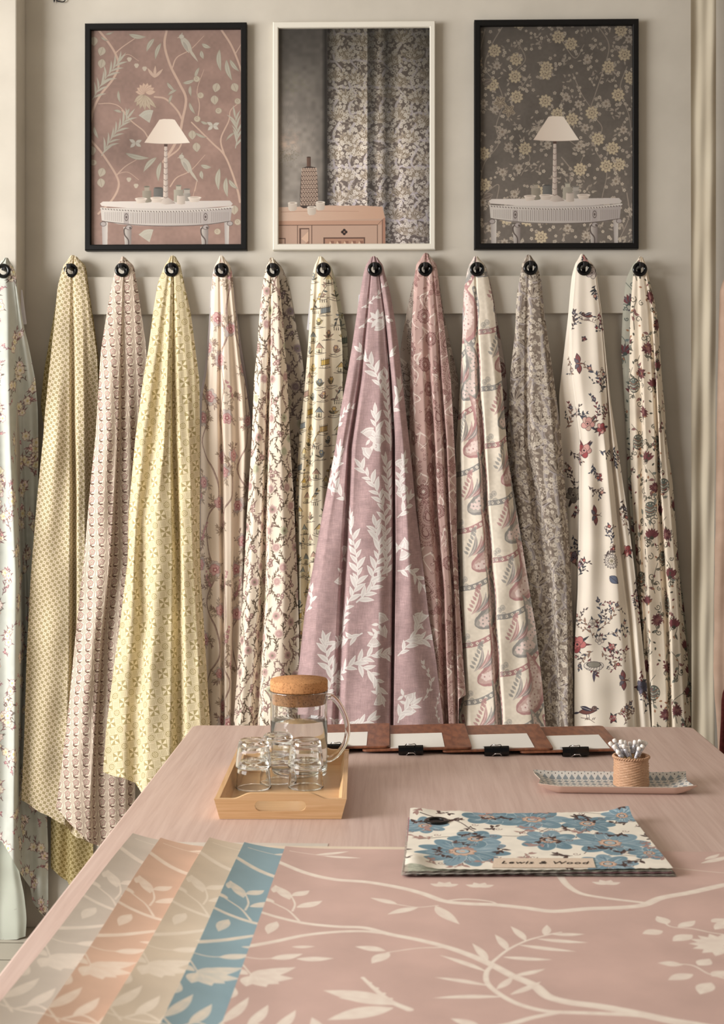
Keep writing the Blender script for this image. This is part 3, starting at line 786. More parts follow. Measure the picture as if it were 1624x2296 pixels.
def p_leafbranch(c, g):
    c.grain(.20, 1, 11, 16); c.grain(.20, 0, 12, 16); c.mottle(.05, 12, 13)
    ink = (222, 215, 210); dk = (182, 156, 156)
    B = lambda L, w=2.2, lf=28, wd=9.2, st=10, **k: c.branch(g.pts(L), w * 1.25, ink, lf, wd, st, spread=.62, vein=(204, 192, 190), line=(238, 232, 228), lw=.9, **k)
    B([(812, 690), (836, 672), (862, 640)], 2, 14, 5, 9)
    B([(806, 735), (828, 716), (850, 706), (872, 716)], 3, 16, 6, 11)
    x, y = g.at(852, 726); fan(c, x, y, -.5, 26, ink, dk); x, y = g.at(846, 716); fan(c, x, y, 1.2, 26, ink, dk)
    for a in (-2.4, -1.5, 2.2, .4): c.leaf(x, y, a, 24, 10, ink)
    B([(856, 880), (846, 845), (830, 812), (812, 790)]); B([(877, 1010), (874, 950), (868, 885), (868, 835), (874, 795)])
    B([(872, 960), (886, 910), (896, 870)], 2); B([(757, 960), (768, 930), (790, 912)], 1.6, 18, 7); B([(853, 1010), (845, 985), (842, 930)], 2)
    B([(776, 1130), (756, 1100), (752, 1060), (760, 1010)], 2); B([(868, 1290), (866, 1220), (862, 1150), (840, 1090), (812, 1050)]); B([(880, 1160), (872, 1100), (866, 1040)])
    for (px, py, a) in ((845, 1000, -1.2), (838, 1005, 2.6), (830, 985, -1.9), (905, 1055, -1.9), (896, 1080, 1.2), (893, 1225, -.3), (900, 1230, 1.1), (764, 1285, 1.7), (770, 1250, -1.6), (846, 1420, -.2), (838, 1425, 1.5), (850, 1400, -1.),
                        (848, 1555, 1.3), (905, 1560, .3), (912, 1578, 1.3), (755, 1560, -1.7), (940, 1400, -1.5)):
        x, y = g.at(px, py); fan(c, x, y, a, 27, ink, dk)
        c.leaf(x, y, a + 2.2, 17, 7, ink); c.leaf(x, y, a - 2.2, 17, 7, ink)
    B([(764, 1425), (776, 1370), (800, 1310), (798, 1240), (786, 1160)], 3); B([(800, 1350), (832, 1320), (860, 1280)], 3); B([(830, 1310), (850, 1240), (842, 1180)], 2.4)
    B([(745, 1530), (790, 1490), (830, 1470), (870, 1466)], 3); B([(800, 1488), (838, 1515), (856, 1560)], 2.4); B([(745, 1520), (735, 1480), (728, 1440)], 2.4)
    B([(812, 1420), (790, 1430), (755, 1440)], 2.6); B([(893, 1470), (925, 1440), (960, 1432)], 2.4); B([(905, 1440), (930, 1425), (940, 1395)], 2)
    B([(893, 1280), (925, 1280), (952, 1318)], 2.4, 26, 9.5); B([(892, 1160), (910, 1140), (918, 1120)], 2); B([(904, 1130), (898, 1080), (906, 1030)], 2, 22, 8)
    B([(688, 1370), (700, 1345), (695, 1315)], 2, 20, 8); B([(745, 1110), (740, 1075), (752, 1040)], 2); B([(720, 1570), (740, 1540), (748, 1500)], 2)
    B([(950, 1570), (968, 1530), (950, 1490)], 1.6, 12, 5); B([(985, 1620), (978, 1590), (985, 1560)], 1.6, 9, 4); B([(740, 1610), (780, 1630), (830, 1615)], 2); B([(893, 1620), (900, 1600), (925, 1580)], 2)

def paisley(c, x, y, ang, L, W, c1, c2, gr, bands=3, dotc=None):
    """a leaning drop with a scalloped rim and a flowered band"""
    th = np.linspace(0, 2 * PI, 60, endpoint=False)
    def drop(s, sc=0.):
        r = []
        for t in th:
            u = (1 - math.cos(t)) / 2; v = math.sin(t) * (math.sin(t / 2) ** 1.3)
            px = (u - .62) * L * s * (1 + sc * math.cos(15 * t)); py = v * W * .62 * s * (1 + sc * math.cos(15 * t)) + .18 * L * s * ((1 - u) ** 2)
            r.append((x + px * math.cos(ang) - py * math.sin(ang), y + px * math.sin(ang) + py * math.cos(ang)))
        return r
    c.poly(drop(1., .045), c1)
    o = drop(.84)
    for i in range(0, 60, 3):
        if 6 < i < 54: c.flower(o[i][0], o[i][1], W * .085, 5, c2, i, .3, ctr=c1, cr=.3)
    c.poly(drop(.66), gr); c.poly(drop(.56, .05), c2 if bands > 2 else gr)
    c.poly(drop(.36, .04), c1); c.poly(drop(.22), gr)
    if dotc is not None:
        for s in (.93, .75, .47, .3):
            q = drop(s)
            for i in range(0, 60, 2): c.ell(q[i][0], q[i][1], .85, .85, dotc)

def comma(c, pts, W, c1, c2, gr, k=1.):
    """a long curled drop: scalloped band, flowers along its middle"""
    p = catmull(pts, 14); n = len(p)
    prof = lambda t: W * .5 * max(0, math.sin(PI * min(1, t ** .62))) ** .9 + .5
    for s_, col, sc in ((1., c1, .17), (.74, tuple(int(a * .62 + b * .38) for a, b in zip(c1, gr)), .06)):
        for i in range(n):
            t = i / (n - 1); r = prof(t) * s_ * (1 + sc * math.sin(i * 1.9)); c.ell(p[i, 0], p[i, 1], r, r, col)
    i = 0
    while i < n:
        t = i / (n - 1); r = prof(t)
        if r > 3:
            for m in range(max(1, int(r / 6))):
                x = p[i, 0] + R_(-.35, .35) * r; y = p[i, 1] + R_(-.35, .35) * r
                c.flower(x, y, min(9, r * .55), 5, c2, R_(0, 6), .3, ctr=c1, cr=.22)
        i += max(2, int(5 * k))

def chain(c, pts, w, col, gr):
    c.stroke(pts, w, w, col)
    p = catmull(pts, 10); d = np.r_[0, np.cumsum(np.hypot(*np.diff(p, axis=0).T))]
    for t in np.arange(0, d[-1], w * 1.15):
        x, y = np.interp(t, d, p[:, 0]), np.interp(t, d, p[:, 1])
        c.flower(x, y, w * .33, 4, gr, R_(0, 6), .3, ctr=col, cr=.3)

def p_darkpaisley(c, gr, mid, ink, pale):
    c.mottle(.04, 20, 14)
    w, h = c.w / c.k, c.h / c.k
    for (x, y) in jitgrid(w, h, 52, .3, c.ox, c.oy):
        for q in range(3): c.stroke([(x, y), (x + R_(-24, 24), y + R_(10, 20)), (x + R_(-14, 14), y + R_(26, 46))], 3.4, 1.2, pale)
    for i, (x, y) in enumerate(jitgrid(w, h, 62, .25, c.ox, c.oy)):
        k = i % 3
        if k == 0: paisley(c, x, y, R_(1.1, 1.9), R_(62, 84), R_(44, 58), mid, gr, gr, 2, ink)
        elif k == 1:
            for s, col in ((17, mid), (13, gr), (10, mid), (5, pale)): c.flower(x, y, s, 8, col, .2, .14, line=ink, lw=.45)
            c.dots(x, y, .9, 12, 7.5, ink); c.dots(x, y, 1., 20, 15, ink)
        else:
            for q in range(6):
                a = R_(0, 6.3); c.leaf(x, y, a, R_(18, 28), 11, mid, line=ink, lw=.6)
                c.dots(x + 12 * math.cos(a), y + 12 * math.sin(a), .85, 4, 2.4, ink)
    for (x, y) in jitgrid(w, h, 17, .45, c.ox, c.oy):
        k = random.random()
        if k < .3: c.dots(x, y, .9, 3, 2.2, ink)
        elif k < .55:
            c.stroke([(x + 4 * (1 - t / 9) * math.cos(t), y + 4 * (1 - t / 9) * math.sin(t)) for t in np.linspace(0, 7, 9)], .6, .6, ink, sm=2)
        elif k < .8: c.leaf(x, y, R_(0, 6.3), 11, 4, mid, line=ink, lw=.5)

def p_bigpaisley(c, g, rose, grey, cream):
    c.mottle(.02, 30, 15)
    w, h = c.w / c.k, c.h / c.k
    wash = (234, 212, 204)
    for j, y in enumerate(np.arange(-60, h + 120, 128)):
        for i, x in enumerate(np.arange(c.ox - 20, c.ox + w + 80, 118)):
            yy = y + (64 if i % 2 else 0); a, b = (rose, grey) if (i + j) % 2 else (grey, rose)
            chain(c, [(x - 62, yy + 104), (x - 24, yy + 98), (x + 18, yy + 74), (x + 44, yy + 32), (x + 52, yy - 16), (x + 44, yy - 58)], 11.5, a, cream)
            comma(c, [(x + 4, yy - 76), (x + 20, yy - 44), (x + 28, yy - 6), (x + 14, yy + 34), (x - 22, yy + 56)][::-1], 44, b, wash, cream)
            for q in range(3): c.leaf(x - 34 + q * 9, yy + 34 - q * 4, -1.25 + q * .16, 62 - q * 8, 9, a if q != 1 else b, a=.85, bend=.3, vein=wash, lw=1.4)
            for q in range(7): c.leaf(x - 32 + q * 3.4, yy + 26 - q * 8, -2.5 + q * .1, 13, 6, a, a=.8)
            for (ax, ay) in ((-52, -40), (-42, -30), (-55, -26), (-44, -46)): c.ell(x + ax, yy + ay, 6, 6.6, grey, a=.35, line=grey, lw=1.2); c.ell(x + ax + 1, yy + ay + 1, 2, 2.2, grey, a=.5)
            c.leaf(x - 8, yy - 36, 2.2, 26, 8, a, a=.7, bend=.2)
    n = vnoise(c.h, c.w, 5 * c.k, 77); c.a += ((n - .5) * .05)[..., None]

def p_verdure(c, dark, pale, lilac, mid):
    w, h = c.w / c.k, c.h / c.k
    c.mottle(.06, 14, 16)
    for (x, y) in jitgrid(w, h, 11, .4, c.ox, c.oy):
        c.leaf(x, y, R_(0, 6.3), R_(8, 14), R_(3, 5), mid, bend=R_(-.2, .2))
    for i in range(7):
        x = c.ox + w * (i + .5) / 7; pts = [(x, -10)]
        for y in range(40, int(h) + 60, 46): pts.append((x + R_(-22, 22), y))
        c.stroke(pts, 9, 9, lilac, a=.75); c.stroke([(a + 2, b) for a, b in pts], 2, 2, dark, a=.5); c.stroke([(a - 4, b) for a, b in pts], 1.4, 1.4, pale, a=.7)
    for (x, y) in jitgrid(w, h, 62, .3, c.ox, c.oy):
        for q in range(9):
            t = -PI / 2 + (q - 4) * .33; c.leaf(x, y + 14, t, 30, 8.5, mid if q % 2 else dark, line=pale, lw=.8, bend=.1)
        c.stroke([(x - 26, y + 4), (x, y + 18), (x + 26, y + 4)], 4, 3, lilac, a=.8)
    for (x, y) in jitgrid(w, h, 12.5, .4, c.ox, c.oy):
        k = random.random()
        if k < .38: c.flower(x, y, R_(4, 6), 5, pale, R_(0, 6), .3, ctr=mid, cr=.2)
        elif k < .78: c.leaf(x, y, R_(0, 6.3), R_(8, 13), R_(3.5, 5), pale, vein=mid, lw=.7)
        else: c.dots(x, y, 1.6, 6, 4, pale)

def bird(c, x, y, s=1., fl=1):
    ink = (60, 56, 66)
    c.leaf(x - 20 * s * fl, y + 5 * s, -.1 if fl > 0 else PI + .1, 44 * s, 15 * s, (120, 78, 72), line=ink, lw=.8)
    c.ell(x + 17 * s * fl, y - 4 * s, 6.2 * s, 5.6 * s, (134, 108, 100), line=ink, lw=.8)
    c.leaf(x - 16 * s * fl, y - 8 * s, .35 if fl > 0 else PI - .35, 30 * s, 10 * s, (64, 62, 78), line=ink, vein=(214, 204, 192), lw=1)
    c.leaf(x - 18 * s * fl, y + 6 * s, PI - .15 if fl > 0 else .15, 17 * s, 5 * s, (70, 66, 78))
    c.leaf(x + 22 * s * fl, y - 4 * s, .3 if fl > 0 else PI - .3, 6 * s, 3 * s, ink); c.ell(x + 18 * s * fl, y - 5 * s, 1.1, 1.1, (20, 20, 24))
    for q in (-2, 4): c.stroke([(x + q * s, y + 10 * s), (x + q * s + 1, y + 19 * s)], 1, .8, ink)
    for q in range(6): c.leaf(x - 6 + q * 4, y + 24 * s, -PI / 2 + R_(-.7, 1), 8, 1.6, (110, 94, 86))
    c.stroke([(x - 14, y + 18 * s), (x + 4, y + 22 * s), (x + 16, y + 30 * s)], 1.3, .8, (116, 92, 84))

def p_birds(c, g, extra=True):
    c.mottle(.02, 30, 17)
    ink = (74, 64, 66); lf = [(84, 90, 106), (96, 82, 80), (142, 72, 76), (72, 78, 84), (168, 132, 112)]
    red = (168, 82, 84); pk = (212, 156, 148)
    def spr(px, py, ang, L, n=6, bl=True):
        x, y = g.at(px, py)
        pts = [(x, y), (x + L * .5 * math.cos(ang + .25), y + L * .5 * math.sin(ang + .25)), (x + L * math.cos(ang), y + L * math.sin(ang))]
        c.branch(pts, .9, ink, 9.5, 3.5, L / (n + 2), lcol=random.choice(lf), line=ink, lw=.5, jit=.35)
        for q in range(3):
            m = .35 + .25 * q; xx = x + L * m * math.cos(ang + .1); yy = y + L * m * math.sin(ang + .1); t = ang + random.choice((-.9, .9))
            c.branch([(xx, yy), (xx + L * .2 * math.cos(t), yy + L * .2 * math.sin(t)), (xx + L * .36 * math.cos(t + .3), yy + L * .36 * math.sin(t + .3))], .7, ink, 6.5, 2.6, 6, lcol=random.choice(lf), line=ink, lw=.4, jit=.3)
            if q == 1: c.flower(xx + L * .42 * math.cos(t + .2), yy + L * .42 * math.sin(t + .2), 3.4, 5, random.choice((red, pk, (226, 212, 200))), R_(0, 6), .3, line=ink, lw=.5)
        if bl: c.flower(pts[-1][0], pts[-1][1], 4.5, 5, random.choice((red, pk, (96, 98, 118))), R_(0, 6), .3, line=ink, lw=.6, ctr=(224, 196, 150))
    def bloom(px, py, r, col, col2):
        x, y = g.at(px, py)
        for q in range(5): c.leaf(x, y, R_(0, 6.3), r * 1.9, 5.5, random.choice(lf), line=ink, vein=ink, lw=.6)
        for q in range(5): t = q * 1.26 + R_(0, .5); c.ell(x + r * .55 * math.cos(t), y + r * .55 * math.sin(t), r * .62, r * .5, col if q % 2 else col2, t, line=ink, lw=.7)
        c.ell(x, y, r * .4, r * .4, col2, line=ink, lw=.6); c.ell(x, y, r * .15, r * .15, ink)
    for (px, py, a, L) in ((1352, 880, -2.0, 60), (1345, 880, -1.2, 44), (1335, 950, -1.5, 55), (1350, 940, -.9, 36), (1320, 950, -2.3, 40), (1345, 1010, .1, 36), (1330, 1040, 1.2, 34), (1312, 1010, 2.4, 30), (1320, 1090, .4, 36),
                           (1370, 1220, -1.6, 40), (1355, 1245, -.6, 26), (1330, 1430, -2.2, 62), (1338, 1420, -1.5, 74), (1345, 1410, -.95, 66), (1352, 1425, -.5, 60), (1350, 1450, .1, 56), (1330, 1460, 2.3, 44), (1325, 1475, 1.3, 36), (1350, 1460, .7, 46),
                           (1384, 1600, -.6, 40), (1400, 1625, -1.4, 40), (1335, 640, 1.6, 24), (1345, 700, 1.3, 40), (1300, 1145, 2.9, 30), (1298, 1290, -1.2, 36), (1283, 1110, -1.6, 60), (1285, 1200, 1.0, 46), (1270, 960, -1.2, 50), (1280, 1010, .6, 44),
                           (1282, 740, -1.4, 40), (1276, 800, 1.3, 36), (1392, 1060, -1.5, 50), (1398, 1120, 1.4, 40), (1410, 1200, -1.7, 60), (1425, 1300, 1.2, 60), (1432, 1400, -1.5, 60), (1440, 1500, 1.5, 60), (1445, 1600, -1.5, 70), (1380, 1000, 1.6, 40)):
        spr(px, py, a, L)
    for (px, py, r, a, b) in ((1312, 582, 10, red, pk), (1328, 612, 12, (226, 214, 204), (200, 186, 180)), (1318, 950, 14, (206, 170, 156), pk), (1350, 960, 11, pk, red), (1310, 1010, 15, red, pk), (1286, 1110, 16, (120, 112, 104), (160, 150, 136)),
                              (1295, 1445, 17, red, (206, 120, 118)), (1330, 1398, 9, (232, 222, 210), (216, 204, 190)), (1345, 1435, 9, (232, 222, 210), (214, 200, 186)), (1286, 1250, 12, pk, (150, 134, 150)), (1405, 1235, 12, pk, red), (1438, 1540, 14, (110, 104, 120), (84, 84, 98)),
                              (1372, 1450, 7, red, pk), (1375, 1610, 7, red, pk), (1298, 1268, 7, pk, (200, 180, 190)), (1310, 760, 4, pk, red)):
        bloom(px, py, r, a, b)
    x, y = g.at(1372, 1258); c.flower(x, y, 18, 16, (226, 216, 204), 0, .22, line=ink, lw=.8, sharp=True, rays=ink); c.flower(x, y, 9, 8, (214, 202, 186), .2, .3, line=ink, lw=.6, ctr=(150, 140, 120), cr=.4)
    x, y = g.at(1378, 1300); c.leaf(x - 10, y - 8, .7, 26, 18, (104, 112, 132), line=ink, vein=ink, lw=.8)
    x, y = g.at(1332, 1490)
    for q in range(7): t = .3 + q * .42; c.ell(x + 15 * math.cos(t), y + 7 * math.sin(t), 8, 7, (222, 212, 200), t, line=ink, lw=.8)
    c.ell(x, y, 16, 7, (150, 144, 132), line=ink, lw=.8); c.leaf(x, y + 14, PI / 2, 26, 6, (98, 90, 110), line=ink, vein=ink)
    x, y = g.at(1317, 1592); bird(c, x, y, .95)
    x, y = g.at(1318, 706); bird(c, x, y, .6, -1)
    for (px, py) in ((1336, 1155), (1299, 815), (1400, 1525)):
        x, y = g.at(px, py)
        for t in (-1.75, 1.6): c.leaf(x, y, t, 24, 12, (150, 86, 84), line=ink, vein=(86, 84, 96), lw=1.3)
        for t in (-2.2, 2.1): c.leaf(x - 2, y, t, 15, 8, (110, 104, 112), line=ink, lw=.8)
        c.leaf(x - 9, y, 0, 22, 4, (160, 110, 96), line=ink, lw=.7); c.stroke([(x + 10, y), (x + 15, y - 5)], .6, .6, ink); c.stroke([(x + 10, y), (x + 16, y + 3)], .6, .6, ink)

def scroll(c, x, y, r, col, w=1.4, d=1, a0=0.):
    c.stroke([(x + r * (1 - t / 8.5) * math.cos(a0 + d * t), y + r * (1 - t / 8.5) * math.sin(a0 + d * t)) for t in np.linspace(0, 7.5, 14)], w, w * .6, col, sm=3)

def p_tulip(c, wine, green, teal, tan):
    c.grain(.05, 0, 18, 10); c.mottle(.03, 20, 19)
    w, h = c.w / c.k, c.h / c.k
    for i, (x, y) in enumerate(jitgrid(w, h, 60, .25, c.ox, 40)):
        k = i % 4; vine = random.choice((green, wine))
        p = [(x, y + 28), (x + R_(-10, 10), y + 6), (x + R_(-12, 12), y - 20), (x + R_(-20, 20), y - 40)]
        c.stroke(p, 1.5, 1, green)
        for q in range(7):
            t = R_(.05, .95); pp = catmull(p, 8); m = int(t * (len(pp) - 1)); xx, yy = pp[m]
            if q % 2: scroll(c, xx + R_(-14, 14), yy + R_(-7, 7), R_(5, 9), green, 1.5, random.choice((-1, 1)), R_(0, 6))
            else: c.leaf(xx, yy, R_(0, 6.3), R_(11, 17), 5.5, random.choice((green, teal, wine, green)), vein=tan, lw=.6, bend=.2)
        if k == 0:
            for q in range(7): c.leaf(x, y + 8, -PI / 2 + (q - 3) * .34, 23, 7.5, wine if q % 2 else (124, 70, 74), line=(96, 58, 60), lw=.6)
            c.ell(x, y + 8, 5, 4, green)
        elif k == 1:
            [c.leaf(x, y, q * .37 + R_(-.15, .15), R_(12, 17), 5.5, random.choice((wine, (136, 88, 86), (100, 62, 66))), line=(92, 58, 60), lw=.5) for q in range(17)]; c.flower(x, y, 5, 7, (142, 98, 92), 0, .3)
        elif k == 2:
            c.ell(x, y, 15, 17, teal, .3, line=green, lw=1.2)
            for q in range(4): c.stroke([(x - 12, y - 8 + q * 6), (x, y - 2 + q * 5), (x + 11, y - 9 + q * 6)], 2, 1.4, (196, 178, 158) if q % 2 else (150, 104, 84))
            c.dots(x, y, 1.3, 12, 12.5, tan)
        for q in range(5): c.leaf(x + R_(-25, 25), y + R_(-30, 30), R_(0, 6.3), 8, 4, random.choice((wine, green, (168, 120, 92))), lw=.5)

SPEC = {}
def make_print(key, k, bg, fn, *a, uses_geo=False):
    g = GEO[key]; c = g.canvas(k, bg)
    fn(c, *((g,) if uses_geo else ()), *a)
    SPEC[key] = c

make_print('1b', 1.0, (190, 194, 180), p_duckplain)
make_print(1, 1.5, (198, 201, 192), p_duckegg)
make_print('2b', 1.4, (212, 194, 142), p_check, (212, 194, 142), (160, 140, 86), (84, 62, 40))
make_print(2, 1.6, (238, 221, 190), p_check, (238, 221, 190), (182, 164, 122), (70, 44, 40))
make_print(3, 1.7, (240, 222, 202), p_rosette, (238, 223, 203), (208, 176, 164), (116, 90, 78))
make_print(4, 1.7, (238, 222, 186), p_pinwheel, (238, 222, 186), (182, 164, 114))
make_print('5b', .6, (196, 184, 184), p_duckplain)
make_print(5, 1.5, (242, 224, 204), p_chinoi, (222, 178, 174), (186, 120, 124), (142, 114, 104), (206, 194, 188))
make_print('6b', 1.4, (196, 182, 164), p_tiny, (96, 86, 78), (124, 108, 116), (160, 158, 134), (190, 176, 158))
make_print(6, 1.6, (242, 226, 206), p_tiny, (110, 94, 80), (186, 146, 142), (184, 186, 154), (240, 225, 206))
make_print('7b', 1.2, (206, 204, 180), p_village, (82, 84, 78), [(128, 142, 126), (150, 158, 150), (196, 180, 120)])
make_print(7, 1.5, (242, 228, 200), p_village, (88, 78, 70), [(228, 192, 104), (152, 160, 162), (214, 180, 120), (196, 160, 140), (232, 208, 150)])
make_print(8, 1.5, (180, 150, 150), p_leafbranch, uses_geo=True)
make_print('9b', 1.3, (176, 160, 148), p_darkpaisley, (176, 160, 148), (150, 134, 124), (84, 72, 68), (204, 192, 178))
make_print(9, 1.6, (196, 162, 154), p_darkpaisley, (196, 162, 154), (180, 140, 134), (108, 72, 70), (230, 214, 204))
make_print('10b', 1.2, (186, 172, 164), p_darkpaisley, (186, 172, 164), (140, 104, 102), (88, 70, 70), (206, 190, 180))
make_print(10, 1.4, (238, 226, 208), p_bigpaisley, (188, 142, 140), (156, 152, 148), (238, 227, 210), uses_geo=True)
make_print(11, 1.6, (130, 116, 105), p_verdure, (104, 91, 83), (200, 188, 172), (170, 160, 158), (150, 136, 122))
make_print(12, 1.5, (240, 228, 212), p_birds, uses_geo=True)
make_print('13b', 1.2, (190, 188, 172), p_tulip, (104, 100, 104), (84, 92, 88), (110, 128, 130), (196, 190, 172))
make_print(13, 1.5, (230, 215, 194), p_tulip, (118, 70, 72), (84, 80, 70), (108, 114, 108), (224, 206, 182))
# ------------------------------------------------------------------ pictures of the three posters and the wallpaper sheets
def fade(c, f):
    """tone of a printed photograph: f(X, Y) over the unit square"""
    X = np.linspace(0, 1, c.w)[None, :]; Y = np.linspace(0, 1, c.h)[:, None]
    c.a *= f(X, Y)[..., None].astype(np.float32)

def lamp_table(c, dx, dy, sh):
    """the printed photograph's side table with its lamp and pots"""
    Q = lambda L: [(x + dx, y + dy) for x, y in L]
    w1, w2, dk, ln = (206, 198, 190), (172, 162, 158), (96, 84, 80), (132, 120, 116)
    for x0, x1 in ((455, 482), (1000, 1022)): c.poly(Q([(x0, 985), (x1, 985), (x1 - 2, 1110), (x0 + 4, 1110)]), w2, shade=w1)
    c.poly(Q([(450, 925), (1035, 925), (1028, 985), (960, 998), (850, 1006), (740, 1008), (630, 1005), (530, 997), (455, 980)]), w1, shade=w2)
    for i in range(34):
        x = 585 + i * 9.4
        c.stroke(Q([(x, 947), (x + .5, 993)]), 3.2, 3.2, ln if i % 2 else (150, 140, 138), a=.75)
    for i in range(9): c.stroke(Q([(470 + i * 9, 944), (470 + i * 9, 978 + i)]), 2.6, 2.6, ln, a=.6); c.stroke(Q([(945 + i * 9, 946), (945 + i * 9, 990 - i)]), 2.6, 2.6, ln, a=.6)
    for x in (565, 917):
        c.rect(x - 12 + dx, 945 + dy, x + 12 + dx, 998 + dy, w2); c.ell(x + dx, 966 + dy, 9, 17, None, line=dk, lw=2); c.ell(x + dx, 966 + dy, 4, 6, dk)
    c.stroke(Q([(452, 926), (600, 938), (740, 941), (900, 937), (1036, 922)]), 8, 8, w1)
    for i in range(46):
        x = 456 + i * 12.6; y = 926 + 14 * math.sin(PI * (i + .5) / 46)
        c.leaf(x + dx, y + dy, .5, 10, 5, dk, a=.75)
    c.stroke(Q([(458, 984), (600, 1000), (740, 1006), (900, 1002), (1026, 986)]), 3, 3, dk)
    c.poly(Q([(447, 905), (460, 896), (1025, 894), (1038, 908), (1030, 918), (900, 926), (740, 929), (580, 926), (455, 916)]), (216, 206, 198), shade=(200, 190, 184))
    for x in (570, 912):
        c.poly(Q([(x - 18, 1010), (x + 18, 1010), (x + 16, 1110), (x - 10, 1110)]), w1, shade=ln)
        c.stroke(Q([(x + 4, 1006), (x - 14, 1020), (x - 12, 1046), (x + 4, 1070), (x + 4, 1110)]), 6, 5, dk)
        c.ell(x + 6 + dx, 1012 + dy, 15, 11, w2, line=dk, lw=2); c.ell(x + 12 + dx, 1014 + dy, 5, 5, dk)
    for x in (1026, 462): c.ell(x + dx, 996 + dy, 14, 11, w2, line=dk, lw=2)
    # lamp
    c.poly(Q([(714, 904), (722, 892), (730, 880), (752, 880), (770, 892), (784, 906), (740, 911)]), (212, 198, 186), shade=(160, 146, 138))
    c.poly(Q([(734, 645), (747, 645), (751, 880), (729, 880)]), (222, 206, 192), shade=(160, 144, 136))
    for i in range(9): c.stroke(Q([(731, 668 + i * 26), (740, 673 + i * 26), (749, 668 + i * 26)]), 2.4, 2.4, (126, 108, 100), a=.8)
    c.rect(733 + dx, 636 + dy, 748 + dx, 652 + dy, (86, 66, 60))
    c.poly(Q([(712, 532), (730, 529), (768, 530), (780, 533), (848, 636), (800, 639), (740, 640), (690, 638), (645, 634)]), (206, 188, 172), shade=(232, 220, 206))
    c.stroke(Q([(645, 634), (690, 638), (740, 640), (800, 639), (848, 636)]), 1.6, 1.6, (170, 152, 140))
    # pots
    def pot(x0, x1, y0, y1, col, neck=0):
        c.poly(Q([(x0, y0 + 12), (x0 + 4, y0 + 6 if not neck else y0 + 12), (x1 - 4, y0 + 6 if not neck else y0 + 12), (x1, y0 + 12), (x1, y1 - 3), ((x0 + x1) / 2, y1), (x0, y1 - 3)]), col, shade=tuple(int(v * .8) for v in col))
        if neck: c.rect((x0 + x1) / 2 - neck + dx, y0 - 6 + dy, (x0 + x1) / 2 + neck + dx, y0 + 13 + dy, col); c.rect((x0 + x1) / 2 - neck - 2 + dx, y0 - 8 + dy, (x0 + x1) / 2 + neck + 2 + dx, y0 - 2 + dy, tuple(int(v * .85) for v in col))
        c.ell((x0 + x1) / 2 + dx, y0 + (8 if not neck else -6) + dy, (x1 - x0) / 2 - 4 if not neck else neck, 3, tuple(int(v * .7) for v in col))
    pot(636, 676, 836, 902, (160, 150, 134), 11); pot(686, 728, 828, 886, (118, 116, 112)); pot(776, 818, 832, 902, (176, 168, 152), 11); pot(818, 850, 848, 896, (168, 160, 150), 13); pot(790, 826, 862, 911, (214, 198, 184))
    for x, y, r in ((630, 892, 27), (701, 889, 30), (868, 888, 30)):
        c.poly(Q([(x - r, y - 8), (x + r, y - 8), (x + r * .6, y + 11), (x - r * .6, y + 13)]), (222, 208, 194), shade=(186, 170, 158)); c.ell(x + dx, y - 8 + dy, r, 5, (190, 174, 160), line=(226, 212, 200), lw=1.5)

